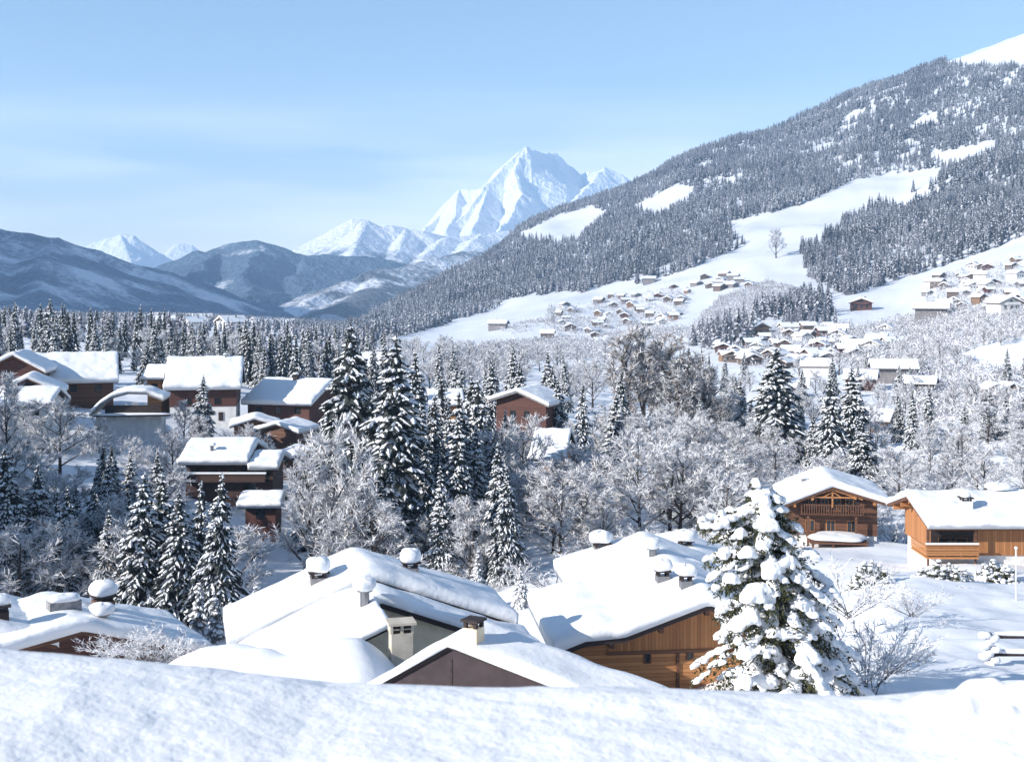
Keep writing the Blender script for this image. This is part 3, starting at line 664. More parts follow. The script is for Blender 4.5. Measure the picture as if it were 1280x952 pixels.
# ------------------------------------------------------------------ chalets
def prof_z(prof, s): return np.interp(s, [p[0] for p in prof], [p[1] for p in prof])
def roof_piece(house, prof, t0, t1, T=.5, mat=DARKW, thick=.2, nseed=0, sub=None, wl=None, name='roof', lump=.085, soft=.35, face=.74):
    """prof: (s, z) line of the roof across the ridge; slab, and the snow lying on it as a sub-part"""
    m = MB(); up=[(s,z) for s,z in prof]; dn=[(s,z-thick) for s,z in reversed(prof)]
    m.poly_prism(up+dn, t0, t1)
    rf = m.build(name, mat, house)
    ov=.10; s0,s1 = prof[0][0]-ov, prof[-1][0]+ov; ta,tb = t0-ov, t1+ov
    ns = max(14,int((s1-s0)/.22)); nt = max(10,int((tb-ta)/.25)); ns=min(ns,90); nt=min(nt,90)
    # rows bunched towards the edges so that the rim is round
    e = lambda n: .5-.5*np.cos(np.linspace(0,np.pi,n))
    mixg = lambda n: .55*e(n)+.45*np.linspace(0,1,n)
    S,Tt = np.meshgrid(s0+(s1-s0)*mixg(ns), ta+(tb-ta)*mixg(nt))
    base = sum(prof_z([(a-0,b) for a,b in prof], S+k) for k in (-soft,-soft/2,0,soft/2,soft))/5
    base0 = prof_z(prof, S)
    d = np.minimum(np.minimum(S-s0,s1-S), np.minimum(Tt-ta,tb-Tt)); rr=.42*T/.5
    q = np.clip(d/rr,0,1); cap = face+(1-face)*np.sqrt(1-(1-q)**2)
    Z = base + T*cap + fbm(S*.45+nseed*3.7,Tt*.45+nseed,3)*lump*2 + fbm(S*1.7+nseed,Tt*1.7,2)*lump*.35
    wob = fbm(S*.6+nseed*5,Tt*.6,3)*.26*(1-q)
    S2 = S + wob*np.sign(S-(s0+s1)/2)*.5; T2 = Tt + wob*np.sign(Tt-(ta+tb)/2)*.5
    nr,nc = S.shape; top = np.stack([S2,T2,Z],-1).reshape(-1,3)
    bz = base0+.003-(S<prof[0][0])*.12-(S>prof[-1][0])*.12
    bot = np.stack([S,Tt,bz],-1).reshape(-1,3)
    idx=np.arange(nr*nc).reshape(nr,nc); n0=nr*nc
    qf = np.stack([idx[:-1,:-1],idx[:-1,1:],idx[1:,1:],idx[1:,:-1]],-1).reshape(-1,4)
    ring = np.concatenate([idx[0,:],idx[1:,-1],idx[-1,-2::-1],idx[-2:0:-1,0]])
    nx = np.roll(ring,-1); side=np.stack([ring+n0,nx+n0,nx,ring],-1)
    me = bpy.data.meshes.new('snow_cover'); raw_mesh(me, np.concatenate([top,bot]), np.concatenate([qf,qf[:,::-1]+n0,side])); me.materials.append(SNOWROOF)
    me.polygons.foreach_set('use_smooth', np.full(len(me.polygons),True)); me.update()
    link('snow_cover', me, rf)
    return rf
def walls(house, prof, t0, t1, inset, zb, mat, thick=.2, name='wall'):
    a,b = prof[0][0]+inset, prof[-1][0]-inset
    pts=[(a,zb)]+[(b,zb)]; tops=[(b,float(prof_z(prof,b))-thick-.003)]+[(s,z-thick-.003) for s,z in reversed(prof) if a<s<b]+[(a,float(prof_z(prof,a))-thick-.003)]
    m=MB(); m.poly_prism(pts+tops,t0,t1); return m.build(name,mat,house)
def window(house, x, y, z, w, h, face='y', frame=DARKW, sill=True, proud=.04, bars=1):
    """face 'y': looks towards -y (front), 'x': towards +x side given by proud sign"""
    f=MB(); g=MB(); b=.07
    def bx(mb,x0,x1,z0,z1,d0,d1):
        if face=='y': mb.box(x0,x1,y-d1,y-d0,z0,z1)
        else:
            sgn = 1 if proud>0 else -1; xs=sorted((x+sgn*d0,x+sgn*d1)); mb.box(xs[0],xs[1],y+(x0-x),y+(x1-x),z0,z1)
    p=abs(proud)
    bx(f,x-w/2,x-w/2+b,z,z+h,-.02,p); bx(f,x+w/2-b,x+w/2,z,z+h,-.02,p); bx(f,x-w/2+b,x+w/2-b,z,z+b,-.02,p); bx(f,x-w/2+b,x+w/2-b,z+h-b,z+h,-.02,p)
    for k in range(bars): 
        c = x-w/2+w*(k+1)/(bars+1); bx(f,c-.025,c+.025,z+b,z+h-b,.008,p-.006)
    bx(g,x-w/2+b,x+w/2-b,z+b,z+h-b,-.01,.006)
    fr=f.build('window',frame,house); g.build('pane',GLASS,fr); return fr
def blob(sx,sy,sz,seed=0,n=14,flat=.0):
    """a rounded pillow of snow"""
    r=np.random.default_rng(seed); V=[];Fc=[]
    ph=r.random(6)*6.28
    for i in range(n+1):
        th=math.pi*i/n
        for j in range(n*2):
            a=math.pi*j/n; x=math.sin(th)*math.cos(a); y=math.sin(th)*math.sin(a); z=math.cos(th)
            k=.72; x=math.copysign(abs(x)**k,x); y=math.copysign(abs(y)**k,y); z=math.copysign(abs(z)**.85,z)
            w=1+.09*math.sin(2*a+ph[0])*math.sin(th)+.07*math.sin(3*x+ph[1]+2*z)+.05*math.sin(5*y+ph[2]+3*x)
            V.append((x*sx*w,y*sy*w,max(z,-.75 if flat else -2)*sz*(1+.08*math.sin(3*a+ph[3]))))
    for i in range(n):
        for j in range(2*n):
            Fc.append((i*2*n+j,(i+1)*2*n+j,(i+1)*2*n+(j+1)%(2*n),i*2*n+(j+1)%(2*n)))
    return V,Fc
def chimney(house, x, y, z, w, h, mat=GREY, capw=1.5, caph=.35, seed=0, slots=True, snow=True):
    """stack, a raised cover slab, and the pillow of snow on it"""
    m=MB(); m.box(x-w/2,x+w/2,y-w/2,y+w/2,z-1.2,z+h)
    ch=m.build('chimney',mat,house)
    c=MB()
    for sx in (-1,1):
        for sy in (-1,1): c.box(x+sx*w*.36-.06,x+sx*w*.36+.06,y+sy*w*.36-.06,y+sy*w*.36+.06,z+h+.002,z+h+.2)
    c.box(x-w*.62,x+w*.62,y-w*.62,y+w*.62,z+h+.202,z+h+.28)
    c.build('chimney_cover',DARKW,ch)
    if snow:
        s=MB(); V,Fc=blob(w*capw*.46,w*capw*.44,caph*.86,seed,flat=1); s.mesh([(a+x,b+y,c_+z+h+.28+caph*.60) for a,b,c_ in V],Fc)
        s.build('snow_cap',SNOWROOF,ch,True)
    return ch
def vent(house, x,y,z,w=.5,h=.35,seed=1,cap=.22):
    m=MB(); m.bar((x,y,z-.6),(x,y,z+h),w*.28,w*.28,10); m.bar((x,y,z+h+.001),(x,y,z+h+.07),w*.45,w*.45,12)
    v=m.build('roof_vent',METAL,house)
    s=MB(); V,Fc=blob(w*.62,w*.62,cap,seed,10,1); s.mesh([(a+x,b+y,c+z+h+.07+cap*.72) for a,b,c in V],Fc); s.build('snow_cap',SNOWROOF,v,True)
    return v
def solve(A, yaw, px, py):
    """where the sight line of a pixel meets the upright plane through A with that yaw: (offset across, offset up)"""
    a=(math.cos(yaw),math.sin(yaw)); rx=(px-U0)/F; rz=(V0-py)/F
    # A.x+s*a0 = rx*t ; A.y+s*a1 = t
    s=(rx*A.y-A.x)/(a[0]-rx*a[1]); t=A.y+s*a[1]
    return s, rz*t-A.z
def gable_house(name,label,apex,back,left,right,zbase,T=.5,group=None):
    """fits ridge, turn and roof drops to seen corners; returns the house Empty and its local roof line"""
    A=at(*apex); tb=A.z/((V0-back[1])/F); xb=(back[0]-U0)/F*tb; yaw=math.atan2(-(xb-A.x),tb-A.y); D=math.hypot(xb-A.x,tb-A.y)
    sl,dl=solve(A,yaw,*left); sr,dr=solve(A,yaw,*right)
    h=empty(name,(A.x,A.y,zbase),yaw,label,'chalet',group); ha=A.z-zbase
    return h, ha, D, (sl,dl), (sr,dr)

# --- C: wide chalet with the honey timber gable, centre right
Th=.64
hC,ha,D,(sl,dl),(sr,dr)=gable_house('chalet','wide chalet with honey coloured timber gable and deep snow roof crowded with chimneys',(885,755,60),(803,676,0),(692,816),(1005,795),-21.5)
print('C',ha,D,sl,dl,sr,dr)
k=-dl/(-sl)
prof=[(sl,ha+dl),(sl*.80,ha+dl*.74),(sl*.55,ha+dl*.68),(0,ha),(sr,ha+dr)]
profb=[(sl*.70,ha+dl*.70),(0,ha),(sr,ha+dr)]
roof_piece(hC,prof,-.1,D*.60,Th,DARKW,.26,1)
roof_piece(hC,profb,D*.60+.22,D,Th,DARKW,.26,2)
walls(hC,prof,1.0,D*.6-.6,1.0,0,ORANGE)
walls(hC,profb,D*.6-.59,D-.6,1.0,0,ORANGE,name='rear_wall')
# upright boarding in the gable point, cornice board, purlin ends
m=MB(); zc=ha-2.35; a0=max(sl+1.02,-4.6); b0=sr-1.02
pts=[(a0,zc),(b0,zc)]+[(b0,float(prof_z(prof,b0))-.27)]+[(s,z-.27) for s,z in reversed(prof) if a0<s<b0]+[(a0,float(prof_z(prof,a0))-.27)]
m.poly_prism(pts,.95,.998); m.build('gable_boarding',ORANGEV,hC)
m=MB(); m.box(a0,b0,.9,.949,zc-.16,zc+.0); m.build('cornice_board',BROWN,hC)
for s in (sl*.62,sl*.3,0,sr*.45,sr*.8):
    z=float(prof_z(prof,s)); m=MB(); m.box(s-.11,s+.11,.12,.99,z-.55,z-.262); m.build('purlin',BROWN,hC)
for px,py in ((815,834),(869,830)):
    s,dz=solve(at(885,755,60),hC.rotation_euler.z,px,py); window(hC,s,1.0,ha+dz-.1,.36,.78,frame=BROWN,bars=0)
for s in (-1.2,1.9): 
    m=MB(); m.box(s-.07,s+.07,.93,.99,1,zc-.17); m.build('corner_post',BROWN,hC)
def on_roof(h, prof, px, py, T, Yguess):
    """local place of a thing whose foot shows at that pixel, at a given depth behind the gable"""
    p=at(px,py,Yguess)-Vector(h.location); c,s=math.cos(h.rotation_euler.z),math.sin(h.rotation_euler.z)
    x=p.x*c+p.y*s; y=-p.x*s+p.y*c
    return x,y,float(prof_z(prof,x))+T
def roof_hit(h, prof, px, py, T):
    """walk the sight line until it meets the snow of that roof"""
    for Y in np.arange(25,260,.1):
        p=at(px,py,Y)-Vector(h.location); c,s=math.cos(h.rotation_euler.z),math.sin(h.rotation_euler.z)
        x=p.x*c+p.y*s; y=-p.x*s+p.y*c
        if prof[0][0]-1<x<prof[-1][0]+1 and p.z <= float(prof_z(prof,x))+T: return x,y,p.z
    return 0,5,float(prof_z(prof,0))+T
x,y,z=roof_hit(hC,prof,751,686,Th); chimney(hC,x,y,z,.85,.15,GREY,1.75,.44,3)
x,y,z=roof_hit(hC,prof,816,695,Th); vent(hC,x,y,z,.75,.4,4,.3)
x,y,z=roof_hit(hC,prof,828,726,Th); chimney(hC,x,y,z,.62,.3,METAL,1.8,.36,5)
x,y,z=roof_hit(hC,prof,857,733,Th); chimney(hC,x,y,z,.55,.32,METAL,2.1,.34,6)
# cross gable on the far right slope with its own snow
cg=MB(); yb=D*.52; zr=ha-.15; w=2.3
rp=[(0,0)]
prof_d=[(-w,-.85),(0,0),(w,-.85)]
def cross(house, x0, x1, yc, zc, w, drop, T, wallm, seed=0):
    m=MB(); n=len(prof_d)
    P=[(yc-w,zc-drop),(yc,zc),(yc+w,zc-drop)]
    vs=[(x0,y,z) for y,z in P]+[(x1,y,z) for y,z in P]+[(x0,y,z-.2) for y,z in P]+[(x1,y,z-.2) for y,z in P]
    m.mesh(vs,[(0,3,4,1),(1,4,5,2),(6,7,10,9),(7,8,11,10),(0,1,7,6),(1,2,8,7),(3,9,10,4),(4,10,11,5),(0,6,9,3),(2,5,11,8)])
    rf=m.build('dormer_roof',DARKW,house)
    gx=np.linspace(x0-.1,x1+.1,22); gy=np.linspace(yc-w-.1,yc+w+.1,26); X,Y=np.meshgrid(gx,gy)
    d=np.minimum(np.minimum(X-gx[0],gx[-1]-X),np.minimum(Y-gy[0],gy[-1]-Y)); q=np.clip(d/.5,0,1)
    Zb=zc-drop*(np.sqrt((Y-yc)**2+.09)-.3)/w; Z=Zb+T*(.25+.75*np.sqrt(1-(1-q)**2))+fbm(X*.6+seed,Y*.6,2)*.06
    nr,nc=X.shape; me=bpy.data.meshes.new('snow_cover'); idx=np.arange(nr*nc).reshape(nr,nc); n0=nr*nc
    top=np.stack([X,Y,Z],-1).reshape(-1,3); bot=np.stack([X,Y,Zb-.05],-1).reshape(-1,3)
    qf=np.stack([idx[:-1,:-1],idx[:-1,1:],idx[1:,1:],idx[1:,:-1]],-1).reshape(-1,4)
    ring=np.concatenate([idx[0,:],idx[1:,-1],idx[-1,-2::-1],idx[-2:0:-1,0]]); nx=np.roll(ring,-1)
    raw_mesh(me,np.concatenate([top,bot]),np.concatenate([qf,qf[:,::-1]+n0,np.stack([ring+n0,nx+n0,nx,ring],-1)])); me.materials.append(SNOWROOF)
    me.polygons.foreach_set('use_smooth',np.full(len(me.polygons),True)); link('snow_cover',me,rf)
    m=MB(); P=[(yc-w+.4,zc-drop-1.6),(yc+w-.4,zc-drop-1.6),(yc+w-.4,zc-drop*(w-.4)/w-.21),(yc,zc-.21),(yc-w+.4,zc-drop*(w-.4)/w-.21)]
    n=5; xa,xb=sorted((x0+(.5 if x1>x0 else -.5),x1-(.5 if x1>x0 else -.5)))
    m.mesh([(xa,y,z) for y,z in P]+[(xb,y,z) for y,z in P],[tuple(range(n)),tuple(range(2*n-1,n-1,-1))]+[(k,(k+1)%n,n+(k+1)%n,n+k) for k in range(n)])
    m.build('dormer_wall',wallm,house)
# --- chalet standing close behind C, its brown gable showing over the ridge
hG,ha,D,(sl,dl),(sr,dr)=gable_house('chalet','chalet half hidden behind the wide roof, brown gable top showing beside the laden fir',(880,700,76),(842,672,0),(790,722),(950,722),-24.5)
print('G',ha,D,sl,dl,sr,dr)
prof=[(sl,ha+dl),(0,ha),(sr,ha+dr)]; roof_piece(hG,prof,0,D,.5,BROWN,.22,21); walls(hG,prof,.8,D-.6,.8,0,BROWN)
x,y,z=roof_hit(hG,prof,856,682,.5); chimney(hG,x,y,z,.8,.1,GREY,2.0,.42,22)

# --- A: chalet with beige gable and twin-level roof, centre left
hA,ha,D,(sl,dl),(sr,dr)=gable_house('chalet','chalet under a huge smooth white roof with stepped right side and beige gable',(474,752,52),(446,707,0),(309,832),(640,800),-20)
print('A',ha,D,sl,dl,sr,dr)
sr=6.7; dr=-2.5
prof=[(sl-.6,ha+dl*1.1),(0,ha),(sr,ha+dr)]
roof_piece(hA,prof,0,D*.36,.42,DARKW,.24,7)
profx=[(sl-.6,ha+dl*1.1),(-.2,ha+dl*.2/-sl)]; roof_piece(hA,profx,-3.6,-.03,.42,DARKW,.12,77,soft=.05,name='annex_roof')
m=MB(); m.box(sl,-.9,-3.2,.49,0,ha+dl-.1); m.build('annex_wall',BEIGE,hA)
prof2=[(sl-.6,ha+dl*1.1+.32),(0,ha+.36),(sr-.3,ha+dr+.5)]
roof_piece(hA,prof2,D*.36+.2,D+.6,.55,DARKW,.24,8,name='upper_roof')
walls(hA,prof,.5,D*.36,.8,0,BEIGE); walls(hA,prof2,D*.36+.01,D-.2,.8,0,BEIGE,name='rear_wall')
for px,py,w,h,cw,chh,sd in ((398,724,.72,.12,1.75,.40,9),(513,712,.65,.12,1.7,.38,10)):
    x,y,z=roof_hit(hA,prof2,px,py,.55); chimney(hA,x,y,z,w,h,GREY,cw,chh,sd)
x,y,z=roof_hit(hA,prof2,456,740,.55); vent(hA,x,y,z,.7,.05,11,.26)
# beige flue with a slotted top in front of the gable
m=MB(); p=at(501,830,47.5)-Vector(hA.location); c,s=math.cos(hA.rotation_euler.z),math.sin(hA.rotation_euler.z); x,y=p.x*c+p.y*s,-p.x*s+p.y*c
zt=at(501,778,47.5).z-hA.location.z
m.box(x-.4,x+.4,y-.35,y+.35,1,zt-.32)
fl=m.build('chimney',FLUE,hA); m=MB()
for k in range(3): m.box(x-.44+k*.39,x-.34+k*.39,y-.33,y+.33,zt-.318,zt)
m.box(x-.34,x+.34,y-.3,y+.3,zt-.19,zt-.15); m.build('louvre',FLUE,fl)
m=MB(); m.box(x-.52,x+.52,y-.45,y+.45,zt+.002,zt+.09); m.build('chimney_cover',FLUE,fl)
m=MB(); m.box(x-.33,x+.33,y-.24,y+.24,zt-.317,zt-.005); m.build('flue_core',DARKW,fl)

# --- B: low gable in front
hB,ha,D,(sl,dl),(sr,dr)=gable_house('garage','low plum brown gable with a smooth snow roof rising just over the snow bank',(562,807,42),(604,787,0),(456,866),(690,869),-16.5)
hB['category']='garage'
print('B',ha,D,sl,dl,sr,dr)
kl=dl/sl; kr=dr/sr; prof=[(-4.6,ha-kl*4.6 if kl>0 else ha+kl*-4.6),(0,ha),(7.2,ha+kr*5.2)]
prof[0]=(-4.6,ha+dl/sl*-4.6)
roof_piece(hB,prof,0,2.3,.36,DARKW,.1,12,lump=.05)
walls(hB,prof,.12,2.1,.5,0,PURPLE,.1)
m=MB(); m.box(-.04,.04,.1,.118,0,ha-.45); m.build('gable_batten',DARKW,hB)
x,y,z=roof_hit(hB,prof,592,796,.4); ch=chimney(hB,x,y,z,.52,.34,BEIGE,1,.1,13,snow=False)

# --- D: low chalet bottom left
hD,ha,D,(sl,dl),(sr,dr)=gable_house('chalet','low dark timber chalet with wide snow roof and big snow capped chimney',(103,788,60),(60,749,0),(-70,838),(263,815),-22)
print('D',ha,D,sl,dl,sr,dr)
prof=[(sl,ha+dl),(0,ha),(sr,ha+dr)]; roof_piece(hD,prof,0,D,.55,BROWN,.2,14); walls(hD,prof,.9,D-.6,.9,0,REDW)
x,y,z=roof_hit(hD,prof,129,757,.55); chimney(hD,x,y,z,.95,.3,BRICK,1.5,.5,15)
x,y,z=roof_hit(hD,prof,128,772,.55); vent(hD,x,y,z,.9,.15,16,.3)
m=MB(); x,y,z=roof_hit(hD,prof,80,757,.55); m.box(x-.75,x+.75,y-.4,y+.4,z-.6,z+.28); rl=m.build('roof_hatch',GREY,hD)
m=MB(); V,Fc=blob(.85,.5,.2,17,12,1); m.mesh([(a+x,b+y,c+z+.4) for a,b,c in V],Fc); m.build('snow_cap',SNOWROOF,rl,True)
# neighbour whose chimney shows at the picture edge
hD2=empty('chalet',at(-40,860,57),R(25),'chalet cut by the picture edge with one dark snow capped chimney','chalet'); zb=hD2.location.z
prof=[(-5,3.0),(0,4.6),(5,3.0)]
hD2.location=at(-75,905,58); roof_piece(hD2,prof,0,7,.5,BROWN,.2,18); walls(hD2,prof,.8,6.4,.8,0,REDW)
p=at(0,772,60)-Vector(hD2.location); c,s=math.cos(hD2.rotation_euler.z),math.sin(hD2.rotation_euler.z); x,y=p.x*c+p.y*s,-p.x*s+p.y*c
chimney(hD2,x,y,p.z,.75,.35,DARKW,1.3,.35,19)

# --- E: gabled chalet with balcony on the right
hE,ha,D,(sl,dl),(sr,dr)=gable_house('chalet','brown gabled chalet with balcony and ornate beams under the roof point',(1041,608,125),(1026,589,0),(978,632),(1112,630),-27.2)
print('E',ha,D,sl,dl,sr,dr)
prof=[(sl,ha+dl),(0,ha),(sr,ha+dr)]; roof_piece(hE,prof,0,D,.7,BROWN,.25,23)
w0=walls(hE,prof,1.6,D-.8,.9,2.0,BROWN)
m=MB(); m.box(sl+.95,sr-.95,1.7,D-.9,-1.5,1.998); m.build('ground_floor',WHITE,hE)
zb=ha-2.75
m=MB(); m.box(-3.0,3.0,.35,1.59,zb-.1,zb); bal=m.build('balcony',BROWN,hE)
m=MB(); m.box(-3.0,3.0,.35,.42,zb+.85,zb+.95)
for k in range(26): m.box(-2.95+k*.234,-2.85+k*.234,.37,.41,zb,zb+.85)
for sx in (-1,1): m.box(sx*2.97-.05,sx*2.97+.05,.34,.46,zb+.002,zb+1.0)
m.build('balustrade',BROWN,bal)
for sx in (-2.3,2.3):
    m=MB(); m.box(sx-.1,sx+.1,.5,.7,-1,zb-.1); m.build('post',BROWN,hE)
m=MB(); m.box(-2.75,2.75,1.56,1.598,zb,ha-1.15); m.build('loggia_shade',DARKW,hE)  # flat dark panel standing in for the shade under the deep roof
for x in (-1.8,-.6,.6,1.8): window(hE,x,1.555,zb+.1,.8,1.35,frame=ORANGEV)
for x in (-2,0,2): window(hE,x,1.6,zb-2.0,.9,1.2,frame=ORANGEV)
m=MB()
m.bar((-2.9,.3,ha-1.25),(0,.3,ha-.35),.09,n=4); m.bar((2.9,.3,ha-1.25),(0,.3,ha-.35),.09,n=4); m.bar((-2.2,.3,ha-1.1),(2.2,.3,ha-1.1),.1,n=4); m.bar((0,.3,ha-2.1),(0,.3,ha-.3),.1,n=4)
m.bar((-.9,.3,ha-1.1),(0,.3,ha-.55),.07,n=4); m.bar((.9,.3,ha-1.1),(0,.3,ha-.55),.07,n=4)
m.build('gable_truss',ORANGE,hE)
for s in (sl*.75,sl*.4,sr*.4,sr*.75):
    z=float(prof_z(prof,s)); m=MB(); m.box(s-.12,s+.12,.1,1.6,z-.6,z-.252); m.build('purlin',ORANGE,hE)
# porch canopy with snow, shop-front clutter beneath it
m=MB(); m.box(-2.4,3.1,-2.2,1.55,.95+.9,1.12+.9); cn=m.build('porch_roof',BROWN,hE)
m=MB(); V,Fc=blob(2.9,1.95,.28,31,16,1); m.mesh([(a+.35,b-.35,c+2.24) for a,b,c in V],Fc); m.build('snow_cover',SNOWROOF,cn,True)
for sx in (-2.1,-.2,2.8):
    m=MB(); m.box(sx-.09,sx+.09,-2.0,-1.82,-1,1.85); m.build('porch_post',BROWN,hE)
x,y,z=roof_hit(hE,prof,1004,601,.7); vent(hE,x,y,z,.6,.2,33,.1)

# --- F: long chalet at the right edge, eaves towards us
A=at(1134,620,105); hF=empty('chalet',(A.x,A.y,-24.2),R(-90),'long honey timber chalet at the right edge with corner balcony and broad snow roof','chalet')
ha=A.z+24.2; prof=[(-5.6,ha-1.6),(0,ha),(5.4,ha-1.5)]; D=19
roof_piece(hF,prof,0,D,.62,BROWN,.24,24)
walls(hF,prof,1.2,D-.8,1.1,2.55,ORANGEV)
m=MB(); m.box(-4.4,4.2,1.4,D-1,-1.5,2.548); m.build('ground_floor',WHITE,hF)
# local: x = towards us, y = to the right
zb=2.6
m=MB(); m.box(4.302,5.45,-.2,3.9,zb-.08,zb+.08); m.box(1.6,4.30,-.2,1.198,zb-.08,zb+.08); bal=m.build('balcony',ORANGE,hF)
m=MB(); 
for z in (.25,.45,.65,.85): m.box(5.38,5.44,-.2,3.9,zb+z-.075,zb+z+.075)
for z in (.25,.45,.65,.85): m.box(1.6,5.37,-.2,-.14,zb+z-.075,zb+z+.075)
for yy_ in (-.12,1.2,2.5,3.75): m.box(5.30,5.379,yy_,yy_+.1,zb+.082,zb+1.0)
m.box(5.3,5.5,-.26,3.96,zb+.962,zb+1.04); m.build('balustrade',ORANGE,bal)
m=MB(); m.box(5.28,5.5,-.2,3.9,zb+1.043,zb+1.16); m.build('snow_cover',SNOWROOF,bal)
for yy_ in (-.05,3.65):
    m=MB(); m.box(5.0,5.2,yy_,yy_+.2,zb+.082,ha-1.72); m.build('post',BROWN,hF)
    m=MB(); m.bar((5.1,yy_+.1,zb-1.5 if yy_>0 else -1),(5.1,yy_+.1,zb-.085),.1,n=6); m.build('post',BROWN,hF)
m=MB(); m.box(4.302,4.34,.5,4.2,zb+.085,ha-1.75); m.build('loggia_shade',DARKW,hF)  # flat dark sheet painting the shade of a recess behind the balcony
m=MB(); m.box(4.302,4.34,10.2,15.8,zb+.3,ha-1.75); m.build('loggia_shade',DARKW,hF)  # second dark sheet, painted shade of the opening farther right
for yy_ in (1.6,2.9): window(hF,4.345,yy_,zb+.3,1.0,1.1,'x',BROWN,proud=.05)
window(hF,4.345,12.2,zb+.4,1.0,1.0,'x',BROWN,proud=.05); window(hF,4.345,13.6,zb+.4,1.0,1.0,'x',BROWN,proud=.05)
m=MB(); m.box(4.302,5.3,10.0,16.5,zb+.2,zb+.28); c2=m.build('balcony',BROWN,hF)
m=MB(); V,Fc=blob(.6,3.3,.24,35,14,1); m.mesh([(a+4.8,b+13.2,c+zb+.46) for a,b,c in V],Fc); m.build('snow_cover',SNOWROOF,c2,True)
m=MB(); m.box(4.201,4.26,8.6,16,-1,2.3); m.build('garage_door',BROWN,hF)
for s in (-4.2,-2.1,0,2.1,4.2):
    z=float(prof_z(prof,s)); m=MB(); m.box(s-.12,s+.12,.12,1.2,z-.6,z-.242); m.build('purlin',ORANGE,hF)
x,y,z=roof_hit(hF,prof,1207,634,.62); chimney(hF,x,y,z,.85,.55,WHITE,1.15,.28,36)
m=MB(); V,Fc=blob(1.1,.9,.3,37,12,1); m.mesh([(a-.3,b+7.6,c+ha+.75) for a,b,c in V],Fc); m.build('snow_drift',SNOWROOF,hF,True)

# --- mid-distance chalets whose roofs face the camera
def eave_house(name,label,ridge_l,ridge_r_px,Y,w,rise,wall_h,T,wallm,seed,turn=0,base_mat=None,wins=0,group=None,chim=None,D=None,back=1.0,trim=DARKW,inset=.8):
    """ridge runs across the view; local x = towards us, y = to the right"""
    A=at(ridge_l[0],ridge_l[1],Y); Dl=(ridge_r_px-ridge_l[0])/F*Y if D is None else D
    zb=A.z-rise-wall_h
    h=empty(name,(A.x,A.y,zb),R(-90+turn),label,'chalet',group); ha=rise+wall_h
    prof=[(-w*back,ha-rise*back),(0,ha),(w,ha-rise)]
    roof_piece(h,prof,0,Dl,T,trim,.22,seed)
    if base_mat:
        walls(h,prof,.7,Dl-.7,inset,wall_h*.5,wallm)
        m=MB(); m.box(prof[0][0]+inset+.05,w-inset-.05,.8,Dl-.8,-2.5,wall_h*.5-.003); m.build('ground_floor',base_mat,h)
    else: walls(h,prof,.7,Dl-.7,inset,-2.5,wallm)
    for k in range(wins):
        window(h,w-inset,Dl*(k+.8)/(wins+.6),wall_h*.55,1.0,1.1,'x',DARKW,proud=.05)
    return h,prof,Dl
h,prof,Dl=eave_house('chalet','red brown chalet with white ground floor under a thick square snow slab',(211,451),302,205,7.0,4.0,5.6,.9,REDW,41,9,WHITE,2)
m=MB(); m.box(6.2-.05+.0,6.25,8.2,8.9,.6,1.9); m.build('door',DARKW,h)
m=MB(); m.box(6.152,6.22,6.2,7.6,1.5,2.1); m.build('sign_board',DARKW,h)
x,y,z=roof_hit(h,prof,282,446,.9); vent(h,x,y,z,.5,.3,42,.15)
h,prof,Dl=eave_house('chalet','small honey timber chalet tucked against the left of the red chalet',(186,458),214,206,4.0,1.7,4.2,.6,ORANGE,43,0,None,1)
h,prof,Dl=eave_house('chalet','large chalet with a wide blue shaded snow roof at the far left',(38,446),108,200,7.5,3.6,3.4,.8,BROWN,44,18,None,3,D=13,trim=BROWN)
# its roof widens to the right: a gabled wing towards us on the left
hJ=empty('chalet',at(16,500,188),R(8),'dormered chalet with dark red gable at the left picture edge','chalet')
prof=[(-5.2,3.9),(0,6.6),(4.6,4.0)]; roof_piece(hJ,prof,0,9,.6,BROWN,.24,45); walls(hJ,prof,.8,8.4,.7,-2,REDW); window(hJ,-.8,.8,3.2,1.0,1.1,frame=DARKW)
hJ2=empty('chalet',at(34,512,176),R(14),'low snowy chalet wing in front of the blue shaded roof','chalet')
prof=[(-3.4,2.6),(0,4.3),(4.6,2.2)]; roof_piece(hJ2,prof,0,8,.6,BROWN,.24,46); walls(hJ2,prof,.8,7.4,.7,-2,DARKW)
h,prof,Dl=eave_house('chalet','pale walled low chalet under the dormered one, half lost in frost',(8,487),72,165,4.5,1.6,3.0,.6,WHITE,47,4,None,2,D=6.8)
h,prof,Dl=eave_house('chalet','wide white roofed chalet with red side wall left of the twin giants',(332,476),430,214,9,2.9,3.6,.75,REDW,48,-14,None,3,D=12)
x,y,z=roof_hit(h,prof,370,474,.75); chimney(h,x,y,z,.8,.5,DARKW,1.3,.25,49)
h,prof,Dl=eave_house('chalet','dark balconied chalet with a flat bright snow roof carrying one small vent',(239,553),322,157,6.2,1.7,3.9,.75,DBROWN,50,0,None,3)
x,y,z=roof_hit(h,prof,265,562,.75); vent(h,x,y,z,.75,.45,51,.2)
m=MB(); m.box(5.45,6.6,.4,Dl+2.2,1.75,1.87); b_=m.build('balcony',DARKW,h)
m=MB(); m.box(6.5,6.58,.4,Dl+2.2,1.872,2.75); m.build('balustrade',DBROWN,b_)
m=MB(); m.box(6.4,6.7,.3,Dl+2.3,2.753,2.95); m.build('snow_cover',SNOWROOF,b_)
h,prof,Dl=eave_house('chalet','lower right wing roof joined to the dark balconied chalet',(320,568),355,155,4.2,1.1,3.6,.75,DBROWN,52,0,None,1)
h,prof,Dl=eave_house('hut','small dark red hut with a square snow cushion on its roof',(303,618),356,141,2.6,.9,3.2,.6,REDW,53,0,None,1); h['category']='hut'
